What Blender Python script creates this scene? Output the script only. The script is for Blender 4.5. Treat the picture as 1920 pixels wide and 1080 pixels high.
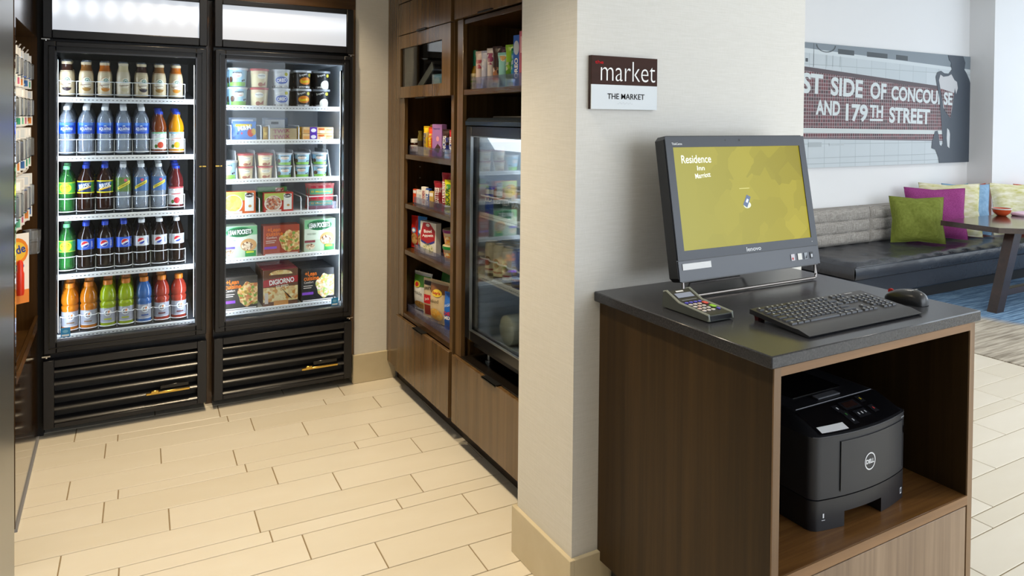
import bpy, bmesh, math, random
from mathutils import Matrix, Vector
from mathutils.geometry import tessellate_polygon
random.seed(7)
for o in list(bpy.data.objects): bpy.data.objects.remove(o, do_unlink=True)
scene = bpy.context.scene
COL = scene.collection
R = math.radians
# ------------------------------------------------------------------ camera
YAW, PITCH, ROLL, FPX, PY = .507729, -.0157054, .00901956, 1334.52, 244.38
F = Vector((math.sin(YAW)*math.cos(PITCH), math.cos(YAW)*math.cos(PITCH), math.sin(PITCH)))
r0 = Vector((math.cos(YAW), -math.sin(YAW), 0)); u0 = r0.cross(F)
r1 = r0*math.cos(ROLL)+u0*math.sin(ROLL); u1 = -r0*math.sin(ROLL)+u0*math.cos(ROLL)
cam = bpy.data.cameras.new('camera'); camo = bpy.data.objects.new('camera', cam); COL.objects.link(camo)
cam.sensor_fit = 'HORIZONTAL'; cam.sensor_width = 36; cam.lens = 36*FPX/1920; cam.shift_y = (PY-540)/1920
cam.clip_start = .05; cam.clip_end = 60
M = Matrix((r1, u1, -F)).transposed().to_4x4(); M.translation = (0, 0, 1.45); camo.matrix_world = M
scene.camera = camo
# ------------------------------------------------------------------ world, lights, exposure
scene.view_settings.view_transform = 'Standard'; scene.view_settings.look = 'None'
scene.view_settings.exposure = EXPOSURE = 0.0; scene.view_settings.gamma = 1
scene.view_settings.use_curve_mapping = False
scene.cycles.max_bounces = 6; scene.cycles.diffuse_bounces = 3; scene.cycles.glossy_bounces = 2; scene.cycles.transparent_max_bounces = 11
w = bpy.data.worlds.new('world'); scene.world = w; w.use_nodes = True
w.node_tree.nodes['Background'].inputs[0].default_value = (.80, .88, 1, 1)
w.node_tree.nodes['Background'].inputs[1].default_value = .9
def area(name, loc, rot, sx, sy, power, col):
    l = bpy.data.lights.new(name, 'AREA'); l.shape = 'RECTANGLE'; l.size = sx; l.size_y = sy; l.energy = power; l.color = col
    o = bpy.data.objects.new(name, l); COL.objects.link(o); o.location = loc; o.rotation_euler = rot; return o
# daylight in the window openings of the lobby (right wall and street wall behind the camera)
area('window_daylight', (9.5, .6, 1.55), (0, R(90), 0), 2.3, 5.4, 78, (.82, .92, 1))
area('window_daylight', (4.6, -2.9, 1.55), (R(90), 0, 0), 6.4, 2.3, 160, (.87, .94, 1))
# ------------------------------------------------------------------ helpers
def lin(c):
    if isinstance(c, str):
        c = [int(c[i:i+2], 16) for i in (0, 2, 4)]
    return tuple(((x/255)/12.92 if x/255 <= .04045 else ((x/255+.055)/1.055)**2.4) for x in c)+(1,)
MATS = {}
def pm(c, rough=.5, metal=0, spec=.5, coat=0, emit=0, name=None):
    k = (name, str(c), rough, metal, spec, coat, emit)
    if k in MATS: return MATS[k]
    m = bpy.data.materials.new(name or 'finish_'+(c if isinstance(c, str) else '%d_%d_%d' % tuple(c))); m.use_nodes = True
    b = m.node_tree.nodes['Principled BSDF']
    b.inputs['Base Color'].default_value = lin(c); b.inputs['Roughness'].default_value = rough
    b.inputs['Metallic'].default_value = metal; b.inputs['Specular IOR Level'].default_value = spec
    b.inputs['Coat Weight'].default_value = coat; b.inputs['Coat Roughness'].default_value = .08
    if emit:
        b.inputs['Emission Color'].default_value = lin(c); b.inputs['Emission Strength'].default_value = emit
    MATS[k] = m; return m
def nodes(m): return m.node_tree.nodes, m.node_tree.links, m.node_tree.nodes['Principled BSDF']
def coords(m, scale, rot=(0, 0, 0), src='Object'):
    N, L, b = nodes(m); t = N.new('ShaderNodeTexCoord'); mp = N.new('ShaderNodeMapping')
    mp.inputs['Scale'].default_value = scale; mp.inputs['Rotation'].default_value = rot
    L.new(t.outputs[src], mp.inputs[0]); return mp.outputs[0]
def noise(m, vec, scale=1, detail=4, rough=.55, dist=0):
    N, L, b = nodes(m); n = N.new('ShaderNodeTexNoise'); n.inputs['Scale'].default_value = scale; n.inputs['Detail'].default_value = detail
    n.inputs['Roughness'].default_value = rough; n.inputs['Distortion'].default_value = dist; L.new(vec, n.inputs['Vector']); return n.outputs['Fac']
def ramp(m, fac, stops):
    N, L, b = nodes(m); r = N.new('ShaderNodeValToRGB'); e = r.color_ramp.elements
    while len(e) < len(stops): e.new(.5)
    for i, (p, c) in enumerate(stops): e[i].position = p; e[i].color = lin(c)
    L.new(fac, r.inputs[0]); return r.outputs[0]
def mix(m, fac, a, b_, mode='MIX'):
    N, L, b = nodes(m); x = N.new('ShaderNodeMix'); x.data_type = 'RGBA'; x.blend_type = mode
    for s, v in ((0, fac), (6, a), (7, b_)):
        if isinstance(v, (int, float)): x.inputs[s].default_value = v
        elif isinstance(v, tuple): x.inputs[s].default_value = v
        else: L.new(v, x.inputs[s])
    return x.outputs[2]
def bump(m, fac, strength=.2, dist=.002):
    N, L, b = nodes(m); n = N.new('ShaderNodeBump'); n.inputs['Strength'].default_value = strength; n.inputs['Distance'].default_value = dist
    L.new(fac, n.inputs['Height']); L.new(n.outputs[0], b.inputs['Normal'])
def setc(m, sock): nodes(m)[1].new(sock, nodes(m)[2].inputs['Base Color'])
def wood(name, stops, scale, rough=.3, coat=.15):
    m = pm('503a28', rough, name=name, coat=coat)
    v = coords(m, scale); f1 = noise(m, v, 1, 6, .6, .25); v2 = coords(m, tuple(s*.16 for s in scale)); f2 = noise(m, v2, 1, 3, .5, .6)
    c = mix(m, .6, ramp(m, f1, stops), ramp(m, f2, stops)); setc(m, c); bump(m, f1, .08, .001); return m
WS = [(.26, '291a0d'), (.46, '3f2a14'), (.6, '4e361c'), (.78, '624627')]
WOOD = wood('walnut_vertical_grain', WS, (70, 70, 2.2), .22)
WOODD = wood('walnut_satin_shaded', [(.26, '22170b'), (.46, '332411'), (.6, '3f2d16'), (.78, '4d391f')], (70, 70, 2.2), .45, 0); WOODD.node_tree.nodes['Principled BSDF'].inputs['Specular IOR Level'].default_value = .25  # same veneer as the cabinets, with the desk side's shade put into the colour
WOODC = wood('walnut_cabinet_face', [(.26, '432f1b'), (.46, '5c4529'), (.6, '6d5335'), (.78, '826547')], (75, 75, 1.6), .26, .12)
WOODX = wood('walnut_grain_along_x', WS, (2.2, 70, 70), .22)
WOODY = wood('walnut_grain_along_y', WS, (70, 2.2, 70), .25)
WEDGE = wood('walnut_edge_band', [(.3, '6b5138'), (.55, '86694b'), (.75, '977a5a')], (60, 60, 3), .4, 0)
WEDGEX = wood('walnut_edge_band_x', [(.3, '6b4f33'), (.55, '8a6642'), (.75, '9d7650')], (3, 60, 60), .4, 0)
WDARK = wood('table_walnut', [(.3, '1f1411'), (.55, '35231d'), (.75, '463029')], (3, 60, 60), .3)
def wallpaper(name, a, b_):
    m = pm(a, .75, name=name); v = coords(m, (14, 14, 420)); f = noise(m, v, 1, 3); v2 = coords(m, (300, 300, 40)); f2 = noise(m, v2, 1, 2)
    setc(m, mix(m, .3, ramp(m, f, [(.3, a), (.7, b_)]), ramp(m, f2, [(.3, a), (.7, b_)]))); bump(m, f, .15, .001); return m
WALLP = wallpaper('woven_wallpaper', 'dedcd6', 'eae8e4')
WALLW = pm('e9e9ea', .7, name='white_paint'); CEILM = pm('eeece6', .8, name='ceiling_paint')
STONE = pm('d3c5a8', .35, name='base_stone'); _v = coords(STONE, (6, 6, 6)); setc(STONE, ramp(STONE, noise(STONE, _v, 1, 5), [(.3, 'cdbf9f'), (.7, 'd9ccb1')]))
TILE = pm('e6dcc8', .32, name='cream_porcelain')
_v = coords(TILE, (3, 9, 3)); _n = noise(TILE, _v, 1, 5); N, L, b = nodes(TILE); oi = N.new('ShaderNodeObjectInfo')
setc(TILE, mix(TILE, .5, ramp(TILE, _n, [(.3, 'e3d9c6'), (.7, 'ece4d4')]), ramp(TILE, oi.outputs['Random'], [(.0, 'e0d6c2'), (1., 'eee6d7')])))
GROUT = pm('94805f', .8, name='grout')
BLK = pm('15151a', .38, name='black_powder_coat'); BLKG = pm('101013', .18, name='black_gloss'); BLKM = pm('0c0c0e', .6, name='black_matt')
CHROME = pm('d8d8da', .15, 1, name='chrome'); GOLD = pm('d9b45c', .25, 1, name='gold_chrome'); STEEL = pm('a9adb0', .32, 1, name='brushed_steel')
WHITE = pm('f2f4f6', .35, name='white_enamel'); INT_W = pm('c9d0d6', .4, name='freezer_liner'); INT_D = pm('121418', .45, name='dark_liner')
LED = pm('e6f0ff', .5, emit=30, name='light_strip'); LEDF = pm('e6f0ff', .5, emit=26, name='freezer_led_strip'); WIRE = pm('eef1f5', .3, name='white_wire')
def glassmat(name, tint, refl=1.0, milky=0, mcol='ffffff', rough=.02, ior=1.45):
    m = bpy.data.materials.new(name); m.use_nodes = True; N, L = m.node_tree.nodes, m.node_tree.links; N.clear()
    o = N.new('ShaderNodeOutputMaterial'); t = N.new('ShaderNodeBsdfTransparent'); t.inputs[0].default_value = lin(tint)
    g = N.new('ShaderNodeBsdfGlossy'); g.inputs['Roughness'].default_value = rough
    f = N.new('ShaderNodeFresnel'); f.inputs[0].default_value = ior; x = N.new('ShaderNodeMixShader')
    src = t.outputs[0]
    if milky:
        d = N.new('ShaderNodeBsdfDiffuse'); d.inputs[0].default_value = lin(mcol); y = N.new('ShaderNodeMixShader'); y.inputs[0].default_value = milky
        L.new(t.outputs[0], y.inputs[1]); L.new(d.outputs[0], y.inputs[2]); src = y.outputs[0]
    mu = N.new('ShaderNodeMath'); mu.operation = 'MULTIPLY'; mu.inputs[1].default_value = refl; L.new(f.outputs[0], mu.inputs[0])
    L.new(mu.outputs[0], x.inputs[0]); L.new(src, x.inputs[1]); L.new(g.outputs[0], x.inputs[2]); L.new(x.outputs[0], o.inputs[0]); return m
GLASS = glassmat('door_glass', 'f6f9f9', .6); ACRY = glassmat('clear_acrylic', 'f3f4fb', .5, .07, 'c4c8f0'); BLIST = glassmat('clear_blister', 'f0f4f8', 1.6, .12, 'e8eef4')
# text outlines -------------------------------------------------------------
_T = {}
def text_geo(s, bold=0.0):
    k = (s, bold)
    if k not in _T:
        cu = bpy.data.curves.new('t', 'FONT'); cu.body = s; cu.size = 1; cu.resolution_u = 4; cu.offset = bold
        ob = bpy.data.objects.new('t', cu); me = ob.to_mesh()
        vs = [(v.co.x, v.co.y) for v in me.vertices]; fs = [tuple(p.vertices) for p in me.polygons]
        ob.to_mesh_clear(); bpy.data.objects.remove(ob); bpy.data.curves.remove(cu)
        x0 = min(v[0] for v in vs); x1 = max(v[0] for v in vs); y0 = min(v[1] for v in vs); y1 = max(v[1] for v in vs)
        _T[k] = ([((x-(x0+x1)/2), (y-(y0+y1)/2)) for x, y in vs], fs, x1-x0, y1-y0)
    return _T[k]
# surfaces for flat print: each maps (x, y, offset) to a point ----------------
def plane(O, u, v):
    O, u, v = Vector(O), Vector(u).normalized(), Vector(v).normalized(); n = u.cross(v)
    return lambda x, y, o=0: tuple(O+u*x+v*y+n*o)
def cyl(rad):                                    # faces -Y, rad is a number or a function of height
    rf = rad if callable(rad) else (lambda z: rad)
    def f(x, y, o=0):
        r = rf(y)+o; a = x/max(rf(y), 1e-4); return (r*math.sin(a), -r*math.cos(a), y)
    f.maxe = .0065; return f
class MB:
    def __init__(s): s.v, s.f, s.i, s.mats = [], [], [], []
    def mi(s, m):
        if m not in s.mats: s.mats.append(m)
        return s.mats.index(m)
    def add(s, vs, fs, m):
        b = len(s.v); s.v += [tuple(v) for v in vs]; k = s.mi(m)
        for f in fs: s.f.append(tuple(b+i for i in f)); s.i.append(k)
        return s
    def box(s, x0, x1, y0, y1, z0, z1, m, bev=0):
        if x0 > x1: x0, x1 = x1, x0
        if y0 > y1: y0, y1 = y1, y0
        if z0 > z1: z0, z1 = z1, z0
        if not bev:
            v = [(x, y, z) for x in (x0, x1) for y in (y0, y1) for z in (z0, z1)]
            return s.add(v, [(0, 1, 3, 2), (4, 6, 7, 5), (0, 4, 5, 1), (2, 3, 7, 6), (0, 2, 6, 4), (1, 5, 7, 3)], m)
        b = min(bev, (x1-x0)/2.01, (y1-y0)/2.01, (z1-z0)/2.01); V = []; I = {}
        for a, X in enumerate((x0, x1)):
            for c, Y in enumerate((y0, y1)):
                for d, Z in enumerate((z0, z1)):
                    sx, sy, sz = (1-2*a)*b, (1-2*c)*b, (1-2*d)*b
                    for ax in range(3):
                        I[a, c, d, ax] = len(V); V.append((X+(sx if ax != 0 else 0), Y+(sy if ax != 1 else 0), Z+(sz if ax != 2 else 0)))
        Fs = []
        for a in (0, 1):
            q = [I[a, 0, 0, 0], I[a, 1, 0, 0], I[a, 1, 1, 0], I[a, 0, 1, 0]]; Fs.append(q if a else q[::-1])
            q = [I[0, a, 0, 1], I[0, a, 1, 1], I[1, a, 1, 1], I[1, a, 0, 1]]; Fs.append(q if a else q[::-1])
            q = [I[0, 0, a, 2], I[1, 0, a, 2], I[1, 1, a, 2], I[0, 1, a, 2]]; Fs.append(q if a else q[::-1])
        for p in (0, 1):
            for q in (0, 1):
                e = [I[0, p, q, 1], I[1, p, q, 1], I[1, p, q, 2], I[0, p, q, 2]]; Fs.append(e if (p != q) else e[::-1])
                e = [I[p, 0, q, 0], I[p, 1, q, 0], I[p, 1, q, 2], I[p, 0, q, 2]]; Fs.append(e if (p == q) else e[::-1])
                e = [I[p, q, 0, 0], I[p, q, 1, 0], I[p, q, 1, 1], I[p, q, 0, 1]]; Fs.append(e if (p != q) else e[::-1])
                for d in (0, 1):
                    t = [I[p, q, d, 0], I[p, q, d, 1], I[p, q, d, 2]]; Fs.append(t if (p+q+d) % 2 else t[::-1])
        return s.add(V, Fs, m)
    def lathe(s, prof, m, seg=20, cx=0, cy=0, z0=0, mod=None, caps=True):
        V = []; n = len(prof)
        for r, z in prof:
            for k in range(seg):
                a = 2*math.pi*k/seg; rr = r*(mod(z, a) if mod else 1); V.append((cx+rr*math.cos(a), cy+rr*math.sin(a), z0+z))
        Fs = [(j*seg+k, j*seg+(k+1) % seg, (j+1)*seg+(k+1) % seg, (j+1)*seg+k) for j in range(n-1) for k in range(seg)]
        if caps: Fs += [tuple(range(seg))[::-1], tuple((n-1)*seg+k for k in range(seg))]
        return s.add(V, Fs, m)
    def prism(s, poly, axis, a0, a1, m):          # polygon in the two other axes, extruded along axis
        def P(p, a): return {'x': (a, p[0], p[1]), 'y': (p[0], a, p[1]), 'z': (p[0], p[1], a)}[axis]
        n = len(poly); V = [P(p, a0) for p in poly]+[P(p, a1) for p in poly]
        tri = tessellate_polygon([[Vector((p[0], p[1], 0)) for p in poly]])
        Fs = [tuple(t) for t in tri]+[tuple(n+i for i in t)[::-1] for t in tri]+[(k, (k+1) % n, n+(k+1) % n, n+k) for k in range(n)]
        return s.add(V, Fs, m)
    def tube(s, pts, r, m, seg=6, closed=False):
        pts = [Vector(p) for p in pts]; n = len(pts); V = []
        for i, p in enumerate(pts):
            a = pts[(i-1) % n] if (i > 0 or closed) else p; b = pts[(i+1) % n] if (i < n-1 or closed) else p
            t = (b-a).normalized(); u = t.cross(Vector((0, 0, 1)))
            if u.length < .2: u = t.cross(Vector((1, 0, 0)))
            u.normalize(); w_ = t.cross(u)
            for k in range(seg):
                q = 2*math.pi*k/seg; V.append(p+u*r*math.cos(q)+w_*r*math.sin(q))
        rng = n if closed else n-1
        Fs = [(i*seg+k, i*seg+(k+1) % seg, ((i+1) % n)*seg+(k+1) % seg, ((i+1) % n)*seg+k) for i in range(rng) for k in range(seg)]
        if not closed: Fs += [tuple(range(seg))[::-1], tuple((n-1)*seg+k for k in range(seg))]
        return s.add(V, Fs, m)
    def grid(s, fn, nx, ny, m, flip=False):       # fn(u, v) for u, v in 0..1
        V = [fn(i/nx, j/ny) for j in range(ny+1) for i in range(nx+1)]
        Fs = [(j*(nx+1)+i, j*(nx+1)+i+1, (j+1)*(nx+1)+i+1, (j+1)*(nx+1)+i) for j in range(ny) for i in range(nx)]
        if flip: Fs = [f[::-1] for f in Fs]
        return s.add(V, Fs, m)
    # flat print
    def drect(s, S, x0, x1, y0, y1, m, o=.0005, nx=1, ny=1): return s.grid(lambda u, v: S(x0+(x1-x0)*u, y0+(y1-y0)*v, o), nx, ny, m)
    def ddisc(s, S, cx, cy, rx, ry, m, o=.0008, a0=0, a1=360, n=18):
        pts = [(cx+rx*math.cos(R(a0+(a1-a0)*k/n)), cy+ry*math.sin(R(a0+(a1-a0)*k/n))) for k in range(n+(0 if a1-a0 == 360 else 1))]
        return s.dpoly(S, pts, m, o)
    def dpoly(s, S, pts, m, o=.0008):
        ar = sum(pts[i][0]*pts[(i+1) % len(pts)][1]-pts[(i+1) % len(pts)][0]*pts[i][1] for i in range(len(pts)))
        if ar < 0: pts = pts[::-1]
        T = []; mx = getattr(S, 'maxe', 0)
        for t in tessellate_polygon([[Vector((p[0], p[1], 0)) for p in pts]]):
            a, b_, c = (pts[i] for i in t)
            T.append(t if (b_[0]-a[0])*(c[1]-a[1])-(b_[1]-a[1])*(c[0]-a[0]) > 0 else t[::-1])
        if mx:                                    # follow curved surfaces
            V, F_ = [], []
            def rec(a, b_, c, d=0):
                if d < 5 and max(math.dist(a, b_), math.dist(b_, c), math.dist(c, a)) > mx:
                    ab, bc, ca = [((p[0]+q[0])/2, (p[1]+q[1])/2) for p, q in ((a, b_), (b_, c), (c, a))]
                    for tr in ((a, ab, ca), (ab, b_, bc), (ca, bc, c), (ab, bc, ca)): rec(*tr, d+1)
                else: F_.append((len(V), len(V)+1, len(V)+2)); V.extend((a, b_, c))
            for t in T: rec(*(tuple(pts[i][:2]) for i in t))
            return s.add([S(p[0], p[1], o) for p in V], F_, m)
        return s.add([S(p[0], p[1], o) for p in pts], T, m)
    def dtext(s, S, txt, cx, cy, w_, h, m, o=.0012, rot=0, bold=0.0):
        vs, fs, tw, th = text_geo(txt, bold); sx = w_/tw; sy = (h/th) if h else sx; c, sn = math.cos(R(rot)), math.sin(R(rot))
        return s.add([S(cx+x*sx*c-y*sy*sn, cy+x*sx*sn+y*sy*c, o) for x, y in vs], fs, m)
    def build(s, name, parent=None, world=False, smooth=40, kind=None, loc=None, rot=None):
        me = bpy.data.meshes.new(name); off = parent.location if (world and parent) else Vector((0, 0, 0))
        me.from_pydata([tuple(Vector(v)-off) for v in s.v], [], s.f)
        for m in s.mats: me.materials.append(m)
        me.polygons.foreach_set('material_index', s.i)
        if smooth:
            me.polygons.foreach_set('use_smooth', [True]*len(me.polygons)); me.set_sharp_from_angle(angle=R(smooth))
        me.update()
        o = bpy.data.objects.new(name, me); COL.objects.link(o); o.parent = parent
        if kind: o['kind'] = kind
        if loc: o.location = loc
        if rot: o.rotation_euler = rot
        return o
def tag(o, label, cat, group=None):
    o['label'] = label; o['category'] = cat
    if group: o['group'] = group
    return o
def thing(name, label, cat, loc=(0, 0, 0), rotz=0, group=None):
    o = bpy.data.objects.new(name, None); COL.objects.link(o); o.empty_display_size = .05
    o.location = loc; o.rotation_euler = (0, 0, rotz); return tag(o, label, cat, group)
def dup(root, loc, rotz, label, group=None):
    r = root.copy(); COL.objects.link(r); r.location = loc; r.rotation_euler = (0, 0, rotz); r['label'] = label
    if group: r['group'] = group
    for ch in list(root.children):
        c = ch.copy(); COL.objects.link(c); c.parent = r
        for g in list(ch.children):
            d = g.copy(); COL.objects.link(d); d.parent = c
    return r
def struct(mb, name, smooth=0): return mb.build(name, smooth=smooth, kind='structure')
def onebox(name, b, m, parent, bev=0, world=True): return MB().box(*b, m, bev).build(name, parent, world)
ORD = ['leftmost', 'second', 'third', 'fourth', 'fifth', 'sixth', 'seventh', 'eighth']
# ------------------------------------------------------------------ room shell
CZ = 2.75
fl = struct(MB().box(-2.6, 9.7, -3.1, 4.6, -.12, -.003, GROUT), 'floor')
struct(MB().box(-2.6, 9.7, -3.1, 4.6, CZ, CZ+.1, CEILM), 'ceiling')
# tiles: strip + three wide rows repeat; each tile a child of the floor
TW, TS, TL, G = .1565, .0765, .6035, .0040
_tm = {}
def tile(w_, h, x, y, ang):
    k = (round(w_, 3), round(h, 3))
    if k not in _tm:
        o = MB().box(0, w_, 0, h, -.006, .0, TILE, .0012).build('tile', fl, smooth=0); _tm[k] = o.data
    else:
        o = bpy.data.objects.new('tile', _tm[k]); COL.objects.link(o); o.parent = fl
    o.location = (x, y, 0); o.rotation_euler = (0, 0, ang); return o
def tiles(ang, S_top, joints_strip, joints_wide, x0, x1, y0, y1):
    c, s = math.cos(ang), math.sin(ang); per = TS+3*TW
    k0 = int((S_top-y1)/per)-1; k = k0
    while S_top-k*per > y0:
        top = S_top-k*per
        for row in range(4):
            h = TS if row == 0 else TW
            yt = top if row == 0 else top-TS-(row-1)*TW
            yb = yt-h
            ln = .462 if row == 0 else TL
            j = (joints_strip if row == 0 else joints_wide[row-1])+k*.0155
            x = j-math.ceil((j-x0)/ln)*ln
            while x < x1:
                a, b_ = max(x, x0), min(x+ln, x1)
                if b_-a > .03 and y0 < yb+h*.5 < y1: tile(b_-a-G, h-G, a*c-yb*s, a*s+yb*c, ang)
                x += ln
        k += 1
tiles(R(-1.6), 3.137-.006, .385, (.482, .091, .371), -.62, 1.62, .95, 3.93)
tiles(R(0), 1.990, 3.66, (3.63, 3.236, 2.903), 1.70, 4.733, .35, 3.45)
onew = MB().box(-2.5, 9.6, -3.0, .34, -.003, 0, TILE).box(-2.5, -.63, .34, 2.3, -.003, 0, TILE)
struct(onew, 'floor_beyond')
# carpet beyond the tiles
CARP = pm('9a9388', .95, name='striped_carpet')
v = coords(CARP, (2.2, 38, 1)); f = noise(CARP, v, 1, 4, .65); beige = ramp(CARP, f, [(.3, '6f6656'), (.45, 'a3998a'), (.6, 'c9c0b0'), (.72, '8f8470')])
v2 = coords(CARP, (2.6, 46, 1)); f2 = noise(CARP, v2, 1.1, 4, .65); blue = ramp(CARP, f2, [(.3, '33506e'), (.48, '5d80a4'), (.62, '8db0cf'), (.75, '48627f')])
N, L, b = nodes(CARP); tc = N.new('ShaderNodeTexCoord'); sp = N.new('ShaderNodeSeparateXYZ'); L.new(tc.outputs['Object'], sp.inputs[0])
fn = noise(CARP, coords(CARP, (.8, .9, 1)), 1, 2); ad = N.new('ShaderNodeMath'); ad.operation = 'MULTIPLY_ADD'; ad.inputs[1].default_value = 1.6; L.new(fn, ad.inputs[0]); L.new(sp.outputs[0], ad.inputs[2])
mr = N.new('ShaderNodeMapRange'); mr.inputs[1].default_value = 6.3; mr.inputs[2].default_value = 6.6; L.new(ad.outputs[0], mr.inputs[0])
setc(CARP, mix(CARP, mr.outputs[0], beige, blue))
struct(MB().box(4.735, 9.6, .34, 4.1, -.003, .004, CARP), 'floor_carpet')
# walls
struct(MB().box(1.175, 2.16, 1.727, 2.05, 0, CZ, WALLP), 'wall_center')
struct(MB().box(1.92, 2.16, 2.05, 4.1, 0, CZ, WALLP), 'wall_partition')
struct(MB().box(1.136, 1.92, 3.79, 4.55, 0, CZ, WALLP), 'wall_alcove')
struct(MB().box(-2.5, 1.136, 4.5, 4.6, 0, CZ, WALLP), 'wall_back')
struct(MB().box(-2.6, -2.5, -3, 4.5, 0, CZ, WALLP), 'wall_left')
struct(MB().box(2.16, 9.6, 4.1, 4.2, 0, CZ, WALLW), 'wall_lobby')
struct(MB().box(7.62, 9.6, 3.86, 4.1, 0, CZ, WALLW), 'wall_pier')
# window walls (openings filled by daylight)
wr = MB()
for b_ in ((9.6, 9.7, -3, 4.1, 0, .35), (9.6, 9.7, -3, 4.1, 2.68, CZ), (9.6, 9.7, -3, -2.1, .35, 2.68), (9.6, 9.7, 3.35, 4.1, .35, 2.68)): wr.box(*b_, WALLW)
struct(wr, 'wall_right')
ws = MB()
for b_ in ((-2.6, 9.7, -3.1, -3, 0, .35), (-2.6, 9.7, -3.1, -3, 2.68, CZ), (-2.6, 1.4, -3.1, -3, .35, 2.68), (7.8, 9.7, -3.1, -3, .35, 2.68)): ws.box(*b_, WALLW)
struct(ws, 'wall_street')
FRM = pm('3a3d42', .4, name='window_frame_grey')
def winframe(name, horiz, a0, a1, c):
    m = MB()
    for k in range(5):
        a = a0+(a1-a0)*k/4
        if horiz: m.box(a-.03, a+.03, c-.03, c+.03, .35, 2.68, FRM)
        else: m.box(c-.03, c+.03, a-.03, a+.03, .35, 2.68, FRM)
    for z in (.38, 2.65):
        if horiz: m.box(a0, a1, c-.03, c+.03, z-.03, z+.03, FRM)
        else: m.box(c-.03, c+.03, a0, a1, z-.03, z+.03, FRM)
    struct(m, name)
winframe('window_1', False, -2.1, 3.35, 9.65); winframe('window_2', True, 1.4, 7.8, -3.05)
# stone baseboards
bb = MB().box(1.160, 1.1748, 1.712, 2.064, 0, .157, STONE, .0015).box(1.1753, 2.16, 1.712, 1.7268, 0, .157, STONE, .0015).box(1.1753, 1.30, 2.0502, 2.064, 0, .157, STONE, .0015)
struct(bb, 'baseboard_center')
struct(MB().box(1.126, 1.37, 3.776, 3.79, 0, .157, STONE, .003).box(1.126, 1.136, 3.79, 4.2, 0, .157, STONE, .003), 'baseboard_alcove')
# dark corner trims of the alcove: fillers between and above the coolers
struct(MB().box(.393, .424, 3.86, 4.4, 0, 2.03, WOOD), 'trim_1')
struct(MB().box(-.33, 1.136, 3.80, 4.4, 2.035, CZ, WOODX), 'trim_2')
struct(MB().box(1.117, 1.136, 3.80, 4.45, .157, 2.035, WEDGE), 'trim_3')
# recessed downlights
LAMPW = pm('fff0d0', .5, emit=30, name='lamp_glow')
def downlight(x, y, power, col, label, ang=95, blend=.5):
    t = thing('downlight', label, 'ceiling light', (x, y, CZ), 0, 'recessed ceiling downlights')
    MB().lathe([(.062, 0), (.062, -.006), (.048, -.008), (.046, .0)], WHITE, 24, caps=False).build('trim_ring', t)
    MB().lathe([(.001, -.002), (.045, -.002)], LAMPW, 20, caps=False).build('lens', t)
    l = bpy.data.lights.new('downlight_beam', 'SPOT'); l.energy = power; l.color = col; l.spot_size = R(ang); l.spot_blend = blend; l.shadow_soft_size = .04
    o = bpy.data.objects.new('downlight_beam', l); COL.objects.link(o); o.parent = t; o.location = (0, 0, -.02)
WARM = (1, .80, .52)
downlight(.42, 2.75, 118, WARM, 'round recessed downlight above the tiled alcove floor, nearer one')
downlight(.55, 3.35, 74, WARM, 'round recessed downlight just in front of the drinks coolers')
downlight(.35, 1.6, 72, (1, .87, .66), 'round recessed downlight over the entrance of the alcove')
for k, (x, y) in enumerate(((3.2, .6), (3.4, 2.6), (5.2, 1.6), (6.8, 2.4))):
    downlight(x, y, 32, (1, .95, .88), 'round recessed downlight in the lobby ceiling, %s from the partition wall' % ('nearest', 'second', 'third', 'farthest')[k], 120)
# steel clad corner at the far left
struct(MB().box(-.95, -.279, 2.36, 2.69, 0, CZ, STEEL), 'trim_4')
struct(MB().box(-.70, -.286, 3.815, 4.4, 0, 2.03, BLKM), 'gap_shade_fill')  # black box that puts the shade of the gap beside the cooler into colour
# ------------------------------------------------------------------ left merchandising cabinet with peg niche
XL, YN, YF = -.305, 2.97, 3.79
pc = thing('peg_cabinet', 'glossy walnut wall cabinet with an open peg niche left of the drinks cooler', 'cabinet', (XL-.2, 3.4, 0))
GW = wood('walnut_gloss', WS, (70, 70, 2.2), .12, .6)
MB().box(XL-.4, XL, YN, YF, .012, .50, GW).build('lower_panel', pc, True)
MB().box(XL-.4, XL, YN, YF, 1.79, 2.7, GW).build('upper_panel', pc, True)
MB().box(XL-.4, XL, YN, YN+.035, .50, 1.79, GW).build('side_panel', pc, True)
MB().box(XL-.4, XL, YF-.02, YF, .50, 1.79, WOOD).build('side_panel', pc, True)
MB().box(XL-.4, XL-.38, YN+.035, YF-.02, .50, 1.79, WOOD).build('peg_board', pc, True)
MB().box(XL-.06, XL+.006, YN, YF, .0, .012, pm('8b8b90', .4)).build('shadow_gap_strip', pc, True)  # grey strip standing in for the shadow gap along the floor
lip = MB().prism([(XL-.03, .505), (XL-.015, .505), (XL+.004, .56), (XL-.008, .56)], 'y', YN+.035, YF-.02, WOODY).build('ledge_lip', pc, True)
PEG = pm('e8e0d8', .35, name='peg_wire')
rows = [1.70, 1.55, 1.395, 1.20, .99]
for zr in rows:
    for k in range(5):
        y = YN+.12+k*.135
        MB().tube([(XL-.38, y, zr), (XL-.05, y, zr), (XL-.03, y, zr+.01), (XL-.02, y, zr+.026)], .0028, PEG, 5).build('peg_hook', pc, True)
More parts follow.
